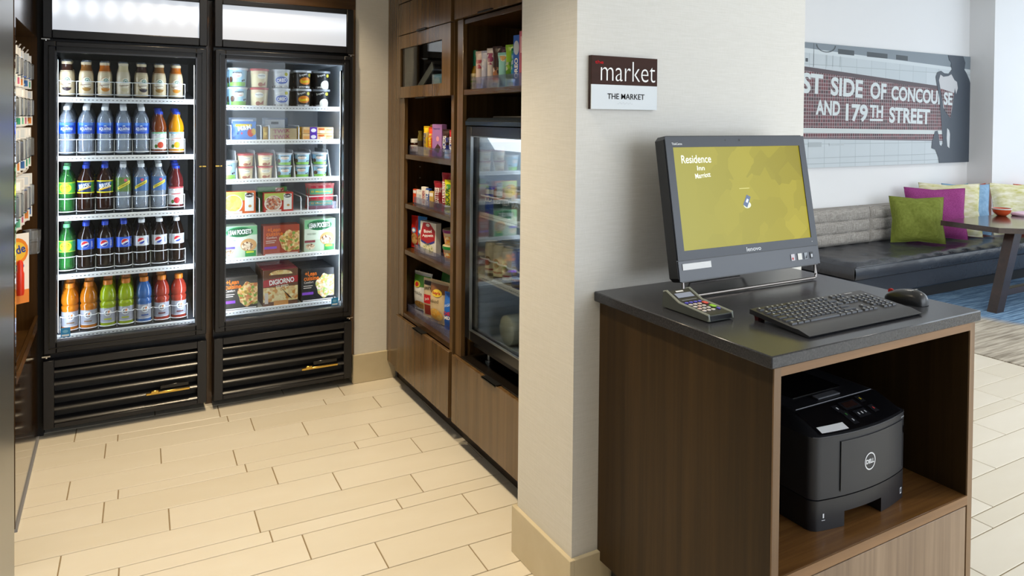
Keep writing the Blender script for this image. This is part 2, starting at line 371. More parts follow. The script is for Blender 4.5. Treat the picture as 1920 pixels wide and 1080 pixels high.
def blister(loc, rz, w_, h, card, cols, label, group):
    t = thing('blister_pack', label, 'package', loc, rz, group)
    m = MB().box(-w_/2, w_/2, 0, .0015, -h, 0, pm(card, .5))
    S = plane((0, 0, -h), (1, 0, 0), (0, 0, 1))
    m.drect(S, -w_*.42, w_*.42, h*.80, h*.97, pm(cols[0], .5)); m.drect(S, -w_*.42, w_*.42, h*.05, h*.22, pm(cols[1], .5))
    m.build('card', t)
    MB().box(-w_*.40, w_*.40, -.026, -.0008, -h*.74, -h*.24, BLIST, .006).build('blister', t)
    MB().box(-w_*.18, w_*.18, -.02, -.004, -h*.70, -h*.30, pm(cols[2], .4), .005).build('product', t)
pk = [('dcdcda', ('ffffff', '6fc2a0', '9fb4c4')), ('d6dade', ('c8d0d8', '3d6fb0', 'd7dde6')), ('e2e2e2', ('d0d0d0', 'd06a8a', 'e0c8c8')), ('d8dce0', ('e6e6e6', '44a07c', 'b8c4d4')), ('dededf', ('c4cedc', 'e0883c', '3c6fb4'))]
rn = ['topmost', 'second', 'third', 'fourth']
for r_, zr in enumerate(rows[:4]):
    for k in range(5):
        for d in range(2):
            c_, cc = pk[(k*2+r_+d) % 5]
            blister((XL-.034-d*.035, YN+.12+k*.135, zr+.001), R(38+4*((k*7+r_*3) % 5)), .072, (.142, .145, .165, .185)[r_], c_, cc,
                    'blister pack, %s hook from the steel corner, %s pack, %s peg row' % (ORD[k].replace('leftmost', 'first'), ('front', 'rear')[d], rn[r_]), 'blister packs in the peg niche')
t = thing('stain_pen_pack', 'orange and white stain pen pack hanging in the lowest peg row', 'package', (XL-.016, YN+.20, 1.01), R(36))
m = MB().box(-.045, .045, 0, .002, -.26, 0, pm('f6f2ee', .4)); S = plane((0, 0, -.26), (1, 0, 0), (0, 0, 1))
m.ddisc(S, 0, .195, .042, .05, pm('f08a24', .4)); m.ddisc(S, 0, .195, .034, .036, pm('f6c83c', .4), .001); m.dtext(S, 'Tide', 0, .2, .062, .032, pm('1f3f9a', .4), .0016, 12, .02); m.dtext(S, 'go', .012, .135, .03, .024, pm('2a64b8', .4), .0014)
m.drect(S, -.045, .045, 0, .05, pm('e88a3c', .4)); m.build('card', t)
MB().lathe([(.011, 0), (.013, .01), (.013, .08), (.010, .09), (.010, .12), (.004, .13)], pm('e2391f', .3), 14).build('pen', t, loc=(.004, -.016, -.225))
t = thing('acrylic_cup', 'small clear acrylic cup hanging beside the stain pen pack', 'container', (XL-.012, YF-.12, .855))
MB().lathe([(.0, 0), (.03, 0), (.032, .05), (.030, .051), (.034, .053), (.034, .10), (.031, .10), (.029, .055)], BLIST, 16, caps=False).build('cup', t)
t = thing('magazine', 'dark folded leaflet lying in the ledge of the peg niche', 'leaflet', (XL-.055, YN+.3, .50))
MB().box(-.012, .012, -.1, .1, .0, .055, pm('2c2a33', .3), .003).drect(plane((.0125, 0, 0), (0, 1, 0), (0, 0, 1)), -.07, .05, .02, .05, pm('e5e6ea', .4)).build('cover', t)
# ------------------------------------------------------------------ upright glass door coolers
YD = 3.78
SLAT = pm('1a1a1e', .28, spec=.9, name='grille_gloss_black')
def cooler(x0, x1, label, liner, hinge_left, dots, badge):
    t = thing('glass_door_cooler', label, 'fridge', ((x0+x1)/2, 4.1, 0))
    m = MB()
    for b_ in ((x0, x0+.03, 3.805, 4.45, .05, 2.028), (x1-.03, x1, 3.805, 4.45, .05, 2.028), (x0+.03, x1-.03, 4.40, 4.45, .05, 2.028), (x0+.03, x1-.03, 3.805, 4.40, .05, .40), (x0+.03, x1-.03, 3.805, 4.40, 1.745, 2.028)): m.box(*b_, BLK)
    m.build('cabinet_body', t, True)
    i0, i1 = x0+.03, x1-.03
    m = MB()
    for b_ in ((i0, i0+.006, 3.812, 4.40, .40, 1.745), (i1-.006, i1, 3.812, 4.40, .40, 1.745), (i0+.006, i1-.006, 4.385, 4.40, .40, 1.745), (i0+.006, i1-.006, 3.812, 4.385, .40, .406), (i0+.006, i1-.006, 3.812, 4.385, 1.739, 1.745)): m.box(*b_, liner)
    m.build('liner', t, True)
    # door
    d = MB(); z0, z1 = .385, 1.778; fw = .05
    for b_ in ((x0+.003, x0+fw, z0, z1), (x1-fw, x1-.003, z0, z1), (x0+fw, x1-fw, z0, z0+.05), (x0+fw, x1-fw, z1-.045, z1)): d.box(b_[0], b_[1], YD-.028, YD+.02, b_[2], b_[3], BLK, .003)
    dr = d.build('door', t, True)
    e = MB(); a0, a1, c0, c1 = x0+.022, x1-.022, z0+.022, z1-.02
    for b_ in ((a0, a0+.004, c0, c1), (a1-.004, a1, c0, c1), (a0, a1, c0, c0+.004), (a0, a1, c1-.004, c1)): e.box(b_[0], b_[1], YD-.033, YD-.028, b_[2], b_[3], BLKG)
    e.build('door_bead', dr)
    e = MB(); a0, a1, c0, c1 = x0+fw, x1-fw, z0+.05, z1-.045
    for b_ in ((a0-.004, a0+.003, c0, c1), (a1-.003, a1+.004, c0, c1), (a0, a1, c0-.003, c0+.004), (a0, a1, c1-.004, c1+.003)): e.box(b_[0], b_[1], YD-.031, YD-.012, b_[2], b_[3], pm('4a4d54', .3, .6))
    e.build('glazing_bead', dr)
    MB().box(a0, a1, YD-.004, YD, c0, c1, GLASS).build('glass_pane', dr)
    for ob in dr.children: ob.location = -t.location
    hx = (x0+.012) if hinge_left else (x1-.012); gx = (x1-.02) if hinge_left else (x0+.02)
    for z in (1.785, .372):
        MB().box(hx-.016, hx+.016, YD-.024, YD, z-.002, z+.004, CHROME).lathe([(.006, -.008), (.006, .004)], CHROME, 10, hx, YD-.016, z).build('hinge', t, True)
    MB().box(gx-.016, gx+.014, YD-.032, YD-.026, 1.204, 1.21, GOLD).build('handle_highlight', t, True)  # gold bar painted in for the highlight on the handle recess edge
    # header sign
    h = MB()
    for b_ in ((x0, x0+.036, 1.792, 2.028), (x1-.036, x1, 1.792, 2.028), (x0+.036, x1-.036, 1.792, 1.83), (x0+.036, x1-.036, 2.002, 2.028)): h.box(b_[0], b_[1], YD-.022, 3.805, b_[2], b_[3], BLK, .003)
    h.build('header_frame', t, True)
    SG = pm('eef2fa', .4, name='backlit_sign_'+('spots' if dots else 'tube')); Nn, Ll, bb_ = nodes(SG)
    tcn = Nn.new('ShaderNodeTexCoord'); sx = Nn.new('ShaderNodeSeparateXYZ'); Ll.new(tcn.outputs['Object'], sx.inputs[0])
    def mth(op, a, b2):
        n = Nn.new('ShaderNodeMath'); n.operation = op
        for i, q in enumerate((a, b2)):
            if isinstance(q, (int, float)): n.inputs[i].default_value = q
            else: Ll.new(q, n.inputs[i])
        return n.outputs[0]
    zz = mth('POWER', mth('DIVIDE', mth('SUBTRACT', sx.outputs[2], 1.938), .045), 2)
    if dots: xx = mth('POWER', mth('MULTIPLY', mth('SINE', mth('MULTIPLY', sx.outputs[0], math.pi/.074), 0), .9), 2)
    else: xx = mth('MULTIPLY', sx.outputs[0], 0)
    gl = mth('POWER', 2.718, mth('MULTIPLY', mth('ADD', zz, xx), -1.3))
    bb_.inputs['Emission Color'].default_value = (.86, .92, 1, 1); Ll.new(mth('ADD', mth('MULTIPLY', gl, .75 if dots else .35), .62), bb_.inputs['Emission Strength'])
    bb_.inputs['Base Color'].default_value = (.25, .25, .27, 1)
    MB().box(x0+.036, x1-.036, YD-.008, YD-.004, 1.83, 2.002, SG).build('backlit_sign', t, True)
    # grille
    g = MB(); g0, g1 = x0+.042, x1-.042
    for b_ in ((x0, g0, .045, .352), (g1, x1, .045, .352), (g0, g1, .045, .066), (g0, g1, .318, .352)): g.box(b_[0], b_[1], YD-.02, 3.805, b_[2], b_[3], BLK, .002)
    g.build('grille_frame', t, True)
    MB().box(g0, g1, 3.80, 3.805, .066, .318, BLKM).build('grille_backing', t, True)
    for k in range(5):
        z = .068+k*.0565
        MB().prism([(YD-.019, z), (YD-.019, z+.005), (YD-.0115, z+.0125), (YD-.006, z+.014), (3.80, z+.020), (3.80, z+.012)], 'x', g0, g1, SLAT).build('grille_slat', t, True)
    if badge:
        bx = x1-.075-.19; MB().box(bx, bx+.19, YD-.024, YD-.016, .125, .137, GOLD, .002).box(bx+.02, bx+.055, YD-.026, YD-.016, .128, .146, GOLD, .003).build('badge', t, True)
        MB().box(bx+.06, bx+.185, YD-.022, YD-.018, .147, .165, BLKG, .002).build('badge_plate', t, True)
    for fx in (x0+.06, x1-.06): MB().lathe([(.02, 0), (.02, .01), (.012, .012), (.012, .05)], BLKM, 12, fx, 3.9, 0).build('leveling_foot', t, True)
    # LED strips inside, beside the door opening
    for sx_, sg in ((i0+.008, 1), (i1-.008, -1)):
        hs = MB().prism([(sx_, 3.815), (sx_+sg*.016, 3.815), (sx_, 3.833)], 'z', .455, 1.705, BLKM).build('led_housing', t, True)
        q = MB().add([(sx_+sg*.0165, 3.8155, .46), (sx_+sg*.0005, 3.8335, .46), (sx_+sg*.0005, 3.8335, 1.70), (sx_+sg*.0165, 3.8155, 1.70)], [(0, 1, 2, 3) if sg > 0 else (3, 2, 1, 0)], LED if dots else LEDF).build('light_strip', hs); q.location = -t.location
    return t
LC = (-.284, .389); RC = (.422, 1.113)
ck1 = cooler(*LC, 'tall black glass door cooler full of bottled drinks', INT_D, True, True, True)
ck2 = cooler(*RC, 'tall black glass door freezer with ice cream and frozen meals', INT_W, False, False, True)
# small blue stickers on the glass
for x, z, lb in ((-.218, .447, 'small blue square sticker low on the drinks cooler glass'), (1.005, .443, 'small blue square sticker low on the freezer glass')):
    st = MB(); S = plane((x, YD-.0046, z), (1, 0, 0), (0, 0, 1)); st.box(x, x+.037, YD-.0052, YD-.0042, z, z+.042, pm('2f8fd0', .4)); st.drect(S, .004, .033, .004, .012, pm('e6f2fa', .4), .001); st.ddisc(S, .018, .026, .011, .007, pm('7cc0e8', .4), .001)
    tag(st.build('energy_sticker'), lb, 'sticker')
SLOPE = .125; DECK = pm('565b64', .4, name='grey_glide')
def shelf(root, x0, x1, z, n=7, rail=True, xs=None, depth=.46, lipy=3.872):
    m = MB().prism([(lipy+.006, z+.002), (lipy+.006, z+.008), (lipy+depth, z+.008+(SLOPE*depth if rail else 0)), (lipy+depth, z+.002)], 'x', x0, x1, DECK if rail else WHITE).box(x0, x1, lipy, lipy+.008, z-.012, z+.013, WHITE, .002)
    k = int((x1-x0)/.0165)
    for i in range(k): m.box(x0+.01+i*.0165, x0+.018+i*.0165, lipy-.0006, lipy, z-.001, z+.002, pm('3a3f45', .5))
    sh = m.build('shelf', root, True)
    w_ = MB()
    if rail and xs:
        half = (xs[1]-xs[0])/2
        for zz in (z+.028, z+.088):
            pts = []
            for c in xs:
                for q in range(9):
                    a = -1+2*q/8; pts.append((c+half*a, lipy+.042-.030*math.sqrt(max(0, 1-a*a)), zz))
            w_.tube(pts, .0022, WIRE, 5)
        for c in xs+[xs[-1]+2*half]:
            x = c-half; w_.tube([(x, lipy+.042, z+.012), (x, lipy+.042, z+.088)], .0018, WIRE, 5); w_.tube([(x, lipy+.042, z+.028), (x, lipy+.42, z+.028+.378*SLOPE)], .0018, WIRE, 5)
        o = w_.build('wire_divider', sh); o.location = -root.location
    return sh
# ------------------------------------------------------------------ bottle builders
def liquid(name, c, rough=.08, clear=.25):
    return glassmat(name, c, 1.2, 1-clear, c, rough)
CLEAR = glassmat('clear_pet', 'f0f6fc', 2.4, .28, 'd8e6fa', .05); GREENP = glassmat('green_pet', '7fd07f', 2.0, .34, '3fa04c', .05)
COLA = pm('1a0a05', .08, name='cola'); COKEZ = COLA; TEA = pm('2a0f06', .08, name='dark_tea')
P = lambda c: pm(c, .45)
def bottle(name, label, h, r, body, cap, capr, caph, shape, lab, loc, group):
    t = thing(name, label, 'bottle', loc, 0, group)
    if shape == 'soda': prof = [(.3*r, .006), (.62*r, .001), (.9*r, .008), (r, .024), (r*.985, .06), (r*.95, .075), (r*.985, .09), (r, .10), (r, h*.66), (.93*r, h*.73), (.72*r, h*.80), (.45*r, h*.87), (.38*r, h*.905), (.38*r, h-caph*.6)]; md = lambda z, a: 1-.10*max(0, (1-z/.026))*(.5+.5*math.cos(5*a)) if z < .026 else 1
    elif shape == 'water': prof = [(.4*r, .004), (.8*r, .001), (r, .012), (r*.97, .03), (r, .036), (.95*r, .05), (.99*r, .056), (.94*r, .068), (.99*r, .075), (.93*r, .088), (r, .10), (r, h*.64), (.96*r, h*.72), (.78*r, h*.80), (.5*r, h*.87), (.4*r, h*.90), (.4*r, h-caph*.6)]; md = lambda z, a: 1-.05*max(0, 1-z/.1)*(.5+.5*math.cos(6*a)) if z < .1 else 1
    elif shape == 'sport': prof = [(.6*r, .001), (.94*r, .003), (r, .012), (r, h*.40), (.97*r, h*.42), (.97*r, h*.44), (1.03*r, h*.47), (1.03*r, h*.52), (.88*r, h*.55), (1.03*r, h*.585), (1.04*r, h*.66), (.97*r, h*.75), (.78*r, h*.83), (.55*r, h*.885), (.5*r, h*.90), (.5*r, h-caph*.6)]; md = None
    elif shape == 'juice': prof = [(.6*r, .001), (.95*r, .004), (r, .015), (r*.97, .018), (r*.97, h*.5), (r, h*.52), (.93*r, h*.545), (r, h*.575), (.98*r, h*.64), (.90*r, h*.71), (.77*r, h*.78), (.60*r, h*.845), (.5*r, h*.875), (.5*r, h-caph*.6)]; md = None
    else: prof = [(.6*r, .001), (.95*r, .003), (r, .012), (r, h*.50), (.97*r, h*.60), (.86*r, h*.70), (.70*r, h*.79), (.66*r, h*.83), (.66*r, h*.90), (.70*r, h*.905), (.70*r, h-caph*.5)]; md = None
    MB().lathe(prof, body, 24, mod=md).build('body', t)
    MB().lathe([(capr*.96, h-caph), (capr, h-caph+.003), (capr, h-.003), (capr*.9, h)], cap, 18).build('cap', t)
    lab(t, r, h); return t
def band(m, r, z0, z1, mat, o=.0005, seg=24):
    m.lathe([(r+o, z0), (r+o, z1)], mat, seg, caps=False); return cyl(lambda z: r)
def lab_water(t, r, h):
    m = MB(); S = band(m, r, h*.43, h*.66, pm('1d4fc0', .3)); W = P('f4f8ff')
    m.drect(S, -.033, .033, h*.60, h*.66, pm('4f86da', .3), .0009, 8); m.dpoly(S, [(-.008, h*.585), (0, h*.605), (.008, h*.585)], W, .0013); m.dtext(S, 'AQUAFINA', 0, h*.525, .052, .017, W, .0012, 0, .02); m.drect(S, -.018, .018, h*.478, h*.484, P('9fc0f0'), .001, 4); m.build('label', t)
def lab_cola(bg, diet):
    def f(t, r, h):
        m = MB(); S = band(m, r, h*.44, h*.655, pm(bg, .3)); c = h*.548; q = .0165
        m.ddisc(S, 0, c, q, q, P('fbfbfb'), .0009); a = [(q*.9*math.cos(R(k)), c+q*.9*math.sin(R(k))) for k in range(20, 205, 15)]
        m.dpoly(S, a+[(-.003, c+.001), (.006, c+.006)], P('cf1f2c'), .0014)
        a = [(q*.9*math.cos(R(k)), c+q*.9*math.sin(R(k))) for k in range(225, 366, 14)]; m.dpoly(S, a+[(.002, c-.004), (-.004, c-.0075)], P('1b3fa8'), .0014)
        m.dtext(S, 'pepsi', .031, c, .026, .010, P('ffffff' if not diet else '3a58b0'), .001, 90, .01); m.build('label', t)
    return f
def lab_twist(t, r, h):
    m = MB(); S = band(m, r, h*.42, h*.66, pm('4fb848', .3)); m.ddisc(S, .0, h*.54, .025, .021, P('e6e82a'), .0009); m.dtext(S, 'TWIST', 0, h*.545, .036, .014, P('1c2a12'), .0013, 14, .015)
    m.drect(S, -.05, .05, h*.42, h*.44, P('b9e23c'), .0008, 12); m.drect(S, -.05, .05, h*.64, h*.66, P('b9e23c'), .0008, 12); m.build('label', t)
def lab_brisk(t, r, h):
    m = MB(); S = band(m, r, h*.41, h*.67, pm('16305c', .3))
    m.drect(S, -.06, .06, h*.41, h*.435, P('f0e21e'), .0008, 14); m.drect(S, -.06, .06, h*.645, h*.67, P('f0e21e'), .0008, 14); m.drect(S, .026, .045, h*.435, h*.645, P('3f9a3a'), .0008, 3)
    m.dpoly(S, [(-.03, h*.45), (.024, h*.53), (.028, h*.565), (-.03, h*.49)], P('f3c21c'), .001); m.dpoly(S, [(-.03, h*.52), (.026, h*.60), (.026, h*.635), (-.03, h*.60)], P('2f6fc0'), .0009); m.dtext(S, 'BRISK', -.002, h*.565, .050, .022, P('ffffff'), .0014, 12, .02); m.build('label', t)
def lab_seltz(bg):
    def f(t, r, h):
        m = MB(); S = band(m, r, h*.42, h*.72, glassmat('label_film_'+bg, 'dfe9f2', 1, .55, bg, .1))
        m.dpoly(S, [(-.028, h*.455), (.028, h*.595), (.028, h*.66), (-.028, h*.52)], P('f2e23c'), .0011); m.dtext(S, 'Schweppes', 0, h*.558, .052, .012, P('24301c'), .0016, 29, .01); m.ddisc(S, .006, h*.66, .007, .007, P('c9486a'), .0012); m.build('label', t)
    return f
def lab_frap(c1, c2):
    def f(t, r, h):
        m = MB(); S = cyl(lambda z: r)
        m.ddisc(S, .004, h*.40, .021, .024, P('efe6d0'), .0008); m.ddisc(S, .004, h*.40, .022, .026, P(c1), .0006, 100, 290); m.ddisc(S, .004, h*.24, .019, .016, P(c2), .0011, 180, 360)
        m.ddisc(S, .006, h*.46, .0105, .0105, P('f6f8f4'), .0012); m.ddisc(S, .006, h*.46, .0092, .0092, P('1f7a54'), .0015); m.ddisc(S, .006, h*.46, .0062, .0062, P('f3f7f3'), .0018); m.ddisc(S, .006, h*.445, .003, .004, P('1f7a54'), .0021)
        m.dtext(S, 'Frappuccino', 0, h*.33, .042, .009, P('7a5636'), .0018, 6, .02); m.build('label', t)
        MB().lathe([(.875*r, h*.69), (.715*r, h*.785), (.675*r, h*.83), (.675*r, h*.895)], pm(c1, .15), 24, caps=False).build('sleeve', t)
    return f
def lab_gat(c):
    def f(t, r, h):
        m = MB(); S = band(m, r, h*.10, h*.415, pm('a6a9b6', .3)); W = P('eef0f2')
        m.ddisc(S, 0, h*.315, .0165, .0165, W, .0009); m.dtext(S, 'G', -.001, h*.315, .017, .021, P('5a6068'), .0013, 0, .03); m.dpoly(S, [(-.004, h*.26), (.003, h*.32), (-.001, h*.325), (.010, h*.385), (.006, h*.335), (.009, h*.33)], P('f08020'), .0017)
        m.drect(S, -.016, .016, h*.165, h*.195, P(c), .001, 4); m.drect(S, -.03, .03, h*.105, h*.12, P('dfe2ea'), .001, 6); m.build('label', t)
    return f
def lab_juice(c, fr):
    def f(t, r, h):
        m = MB(); S = band(m, r*.97, h*.10, h*.51, pm('f2f4f4', .35)); S = cyl(r*.97)
        m.drect(S, -.04, .04, h*.47, h*.51, P(c), .0008, 10)
        for q in (-.018, .0, .018): m.dpoly(S, [(q-.008, h*.43), (q, h*.452), (q+.009, h*.437), (q+.002, h*.44)], P('1c2f7c'), .0012)
        m.dpoly(S, [(-.018, h*.41), (0, h*.395), (.018, h*.41), (0, h*.40)], P('1c2f7c'), .0012)
        m.dpoly(S, [(-.022, h*.31), (.022, h*.345), (.022, h*.375), (-.022, h*.35)], P(c if c != '8fc8ee' else 'e0662c'), .0012); m.ddisc(S, .004, h*.20, .014, .0155, P(fr), .0013); m.ddisc(S, -.016, h*.17, .007, .009, P('4a7a2c'), .0011); m.build('label', t)
    return f
WCAP, BCAP, GCAP, OCAP = pm('f4f6f8', .4), pm('2447c8', .35), pm('7fdc9a', .35), pm('d67a1e', .4)
KINDS = {
 'water': ('water_bottle', 'clear water bottle with blue label', .226, .0350, CLEAR, WCAP, .0145, .019, 'water', lab_water),
 'apple': ('juice_bottle', 'brown apple juice bottle with blue cap', .205, .035, pm('7a3a14', .08), BCAP, .0175, .020, 'juice', lab_juice('8fd0a4', 'c8401c')),
 'orange': ('juice_bottle', 'orange juice bottle with blue cap', .205, .035, pm('d98f0c', .1), BCAP, .0175, .020, 'juice', lab_juice('8fc8ee', 'f0b020')),
 'cranb': ('juice_bottle', 'dark red cranberry juice bottle with blue cap', .212, .035, pm('5a1a1c', .08), BCAP, .0175, .020, 'juice', lab_juice('c04a50', 'b01c2c')),
 'twist': ('soda_bottle', 'green lemon lime soda bottle with green cap', .222, .0345, GREENP, GCAP, .0145, .017, 'soda', lab_twist),
 'brisk': ('tea_bottle', 'dark iced tea bottle with yellow edged label', .226, .0345, TEA, BCAP, .0145, .018, 'soda', lab_brisk),
 'ginger': ('soda_bottle', 'clear soda bottle with green film and yellow slash', .226, .0345, CLEAR, WCAP, .0145, .017, 'soda', lab_seltz('7fa83c')),
 'seltzer': ('soda_bottle', 'clear soda bottle with blue film and yellow slash', .226, .0345, CLEAR, WCAP, .0145, .017, 'soda', lab_seltz('5f8ccc')),
 'cola': ('cola_bottle', 'cola bottle with blue label and blue cap', .226, .0345, COLA, BCAP, .0145, .019, 'soda', lab_cola('2f5fd8', 0)),
 'diet': ('cola_bottle', 'cola bottle with silver label and white cap', .226, .0345, COLA, WCAP, .0145, .017, 'soda', lab_cola('cfd3da', 1)),
 'fmocha': ('coffee_bottle', 'cream coffee drink bottle with dark brown print', .166, .031, pm('d9c7a4', .12), CLEAR, .0215, .010, 'frap', lab_frap('3a2018', '2c1a20')),
 'fcoffee': ('coffee_bottle', 'cream coffee drink bottle with tan print', .166, .031, pm('d9c7a4', .12), CLEAR, .0215, .010, 'frap', lab_frap('8a5a28', 'a87c34')),
 'fcaramel': ('coffee_bottle', 'cream coffee drink bottle with orange caramel print', .166, .031, pm('d9c7a4', .12), CLEAR, .0215, .010, 'frap', lab_frap('b8641c', 'd08420')),
 'fvan': ('coffee_bottle', 'pale vanilla coffee drink bottle with cream print', .166, .031, pm('ddd0b4', .12), CLEAR, .0215, .010, 'frap', lab_frap('d8c8a0', 'd2c49c')),
 'gorange': ('sport_drink_bottle', 'orange sports drink bottle with orange cap', .222, .0345, pm('b8690f', .07), OCAP, .0195, .022, 'sport', lab_gat('8a6a50')),
 'gyellow': ('sport_drink_bottle', 'yellow green sports drink bottle with orange cap', .222, .0345, pm('97ab14', .07), OCAP, .0195, .022, 'sport', lab_gat('b8c030')),
 'gblue': ('sport_drink_bottle', 'blue sports drink bottle with orange cap', .222, .0345, pm('3767aa', .07), OCAP, .0195, .022, 'sport', lab_gat('3a5aa0')),
 'gred': ('sport_drink_bottle', 'red sports drink bottle with orange cap', .222, .0345, pm('9c3426', .07), OCAP, .0195, .022, 'sport', lab_gat('6a2a30')),
}
PROTO = {}
SH = ['top', 'second', 'third', 'fourth', 'bottom']; RW = ['front', 'second', 'third', 'fourth']
def put(kind, loc, rz, lb, group):
    if kind not in PROTO:
        k = KINDS[kind]; PROTO[kind] = bottle(k[0], lb, *k[2:], loc, group); PROTO[kind].rotation_euler.z = rz
    else: dup(PROTO[kind], loc, rz, lb, group)
lay = [(1.521, ['fmocha', 'fcoffee', 'fcaramel', 'fvan', 'fmocha', 'fcoffee', 'fcaramel'], [2]*7, -.2005, .0772),
       (1.248, ['water']*5+['apple', 'orange'], [4]*5+[3, 3], -.2005, .0772),
       (.972, ['twist', 'brisk', 'brisk', 'ginger', 'seltzer', 'seltzer', 'cranb'], [2, 3, 3, 4, 4, 4, 3], -.2015, .0772),
       (.700, ['twist', 'cola', 'cola', 'cola', 'diet', 'diet', 'diet'], [2, 3, 3, 3, 4, 4, 4], -.2015, .0778),
       (.420, ['gorange', 'gorange', 'gyellow', 'gyellow', 'gblue', 'gred', 'gred'], [4, 2, 4, 3, 3, 4, 1], -.190, .0775)]
for s_, (z, ks, dep, xa, dx) in enumerate(lay):
    xs = [xa+dx*i for i in range(7)]
    shelf(ck1, -.2405, .3455, z, xs=xs)
    for i, kd in enumerate(ks):
        for d in range(dep[i]):
            put(kd, (xs[i]+random.uniform(-.001, .001), 3.925+d*.0745, z+.0085+SLOPE*(.080+d*.0745)), R(random.uniform(-14, 14)) if d else R(random.uniform(-9, 9)),
                '%s, %s row, %s column, %s cooler shelf' % (KINDS[kd][1], RW[d], ORD[i].replace('leftmost', 'first'), SH[s_]), 'bottles on the %s shelf of the drinks cooler' % SH[s_])
# ------------------------------------------------------------------ freezer contents
def food(name, stops, scale=60):
    k = ('food', name)
    if k in MATS: return MATS[k]
    m = pm('c8a060', .5, name='print_'+name); N, L, b = nodes(m); vo = N.new('ShaderNodeTexVoronoi'); vo.inputs['Scale'].default_value = scale; t = N.new('ShaderNodeTexCoord'); L.new(t.outputs['Object'], vo.inputs['Vector'])
    setc(m, ramp(m, vo.outputs['Color'], stops)); MATS[k] = m; return m
F_PASTA = food('pasta_dish', [(.2, 'd9a850'), (.45, 'f2dca0'), (.65, 'c86a3c'), (.85, '7fa040')], 95)
F_CHEESE = food('cheese_bake', [(.2, 'd9a63c'), (.5, 'efcf78'), (.8, 'e0b450')], 70)
F_LASA = food('meat_lasagne', [(.2, '8a2c18'), (.45, 'e8ddc8'), (.65, 'b4502c'), (.85, 'd8926a')], 110)
F_PIZZA = food('pizza', [(.2, 'e8cf8c'), (.5, 'f4e6b4'), (.8, 'd08a3c')], 70)
F_POCK = food('pocket_filling', [(.2, '6a3a24'), (.5, 'd8b48c'), (.8, 'f0e0c4')], 110)
F_FLOWER = food('stir_fry', [(.2, 'f4e8c0'), (.45, 'e8a85c'), (.65, '9cc060'), (.85, 'f6d8d0')], 100)
SX0, SX1 = RC[0]+.042, RC[1]-.042
def tub(name, label, h, rt, rb, body, lidm, paint, loc, group, lidh=.012):
    t = thing(name, label, 'ice cream tub', loc, 0, group); rf = lambda z: rb+(rt-rb)*z/h
    m = MB().lathe([(rb*.9, .0), (rb, .002), (rf(h-lidh), h-lidh)], body, 24); S = cyl(rf); paint(m, S, h, rb); m.build('carton', t)
    MB().lathe([(rt+.002, h-lidh), (rt+.003, h-lidh+.002), (rt+.003, h-.001), (rt-.001, h), (rt-.004, h-.003), (.001, h-.003)], lidm, 24, caps=False).build('lid', t)
    return t
def pt_blue(m, S, h, r):
    m.drect(S, -.045, .045, .004, h*.26, P('8fc85a'), .0006, 10, 2); m.ddisc(S, -.002, h*.62, .024, h*.14, P('f4f2ea'), .001); m.dtext(S, "BEN&JERRY'S", -.002, h*.73, .044, h*.11, P('241c18'), .0014, 0, .03); m.dtext(S, 'CHERRY', -.002, h*.56, .030, h*.08, P('e0685a'), .0016)
    for x, y in ((.024, .33), (-.03, .30), (.034, .36)): m.ddisc(S, x, h*y, .0045, h*.05, P('26221f'), .001)
    m.ddisc(S, -.036, h*.38, .012, h*.16, P('6a4a38'), .001)
def pt_cream(m, S, h, r):
    m.drect(S, -.05, .05, h*.70, h*.86, P('e8cfa8'), .0005, 12); m.ddisc(S, 0, h*.60, .022, h*.15, P('fbf6e6'), .001); m.dtext(S, 'Haagen-Dazs', 0, h*.62, .036, h*.075, P('2c3a6a'), .0014, 0, .01)
    m.ddisc(S, -.006, h*.16, .012, h*.11, P('a8603c'), .001); m.dpoly(S, [(0, h*.10), (.022, h*.34), (.020, h*.10)], P('b46a4a'), .0012)
def pt_brey(top, word, blob, wc):
    def f(m, S, h, r):
        m.dtext(S, 'Breyers', -.010, h*.74, .040, h*.15, P('f4f4f2'), .0013, 16, .02); m.ddisc(S, .028, h*.74, .010, h*.09, P('c8c03c'), .001)
        m.ddisc(S, .004, h*.42, .032, h*.20, P(blob), .0009)
        if word: m.dtext(S, word, .004, h*.42, .050, h*.19, P(wc), .0015, 6, .03)
        m.drect(S, -.04, .04, .004, h*.14, food('cookie_bits', [(.3, 'e8e6e2'), (.6, '3a302c'), (.8, 'c8c4be')], 120), .0007, 10)
        if not word: m.ddisc(S, .014, h*.22, .026, h*.26, P('f0ece0'), .0012)
    return f
CLID = pm('cfd3d8', .3, name='grey_lid'); RLID = pm('b8403c', .35, name='red_lid'); KLID = pm('8a8f96', .3, name='dark_lid')
TK = {'blue': ('light blue ice cream tub with meadow print', pm('a9d3ec', .4), CLID, pt_blue), 'cream': ('cream ice cream tub with red lid', pm('ecdcae', .4), RLID, pt_cream),
      'oreo': ('white and blue cookie ice cream tub', pm('d4d8dc', .4), CLID, pt_brey('', 'OREO', '2450b8', 'ffffff')), 'orange': ('black ice cream tub with orange oval', pm('3a3028', .4), CLID, pt_brey('', "Reese's", 'f08a1c', 'f8e020')), 'black': ('black vanilla ice cream tub with white scoop', pm('16171a', .4), KLID, pt_brey('', '', '1a1c20', 'ffffff'))}
TP = {}
def put_tub(k, loc, rz, lb, group, small=False):
    key = (k, small)
    if key not in TP:
        a = TK[k]; TP[key] = tub('ice_cream_tub', lb, .066 if small else .099, .0385 if small else .0465, .034 if small else .040, a[1], a[2], a[3], loc, group, .009 if small else .012)
        TP[key].rotation_euler.z = rz
    else: dup(TP[key], loc, rz, lb, group)
zt = [1.496, 1.319, 1.1165, .9375, .71, .441]
FS = ['top', 'second', 'third', 'fourth', 'fifth', 'bottom']
for z in zt: shelf(ck2, SX0, SX1, z, rail=False)
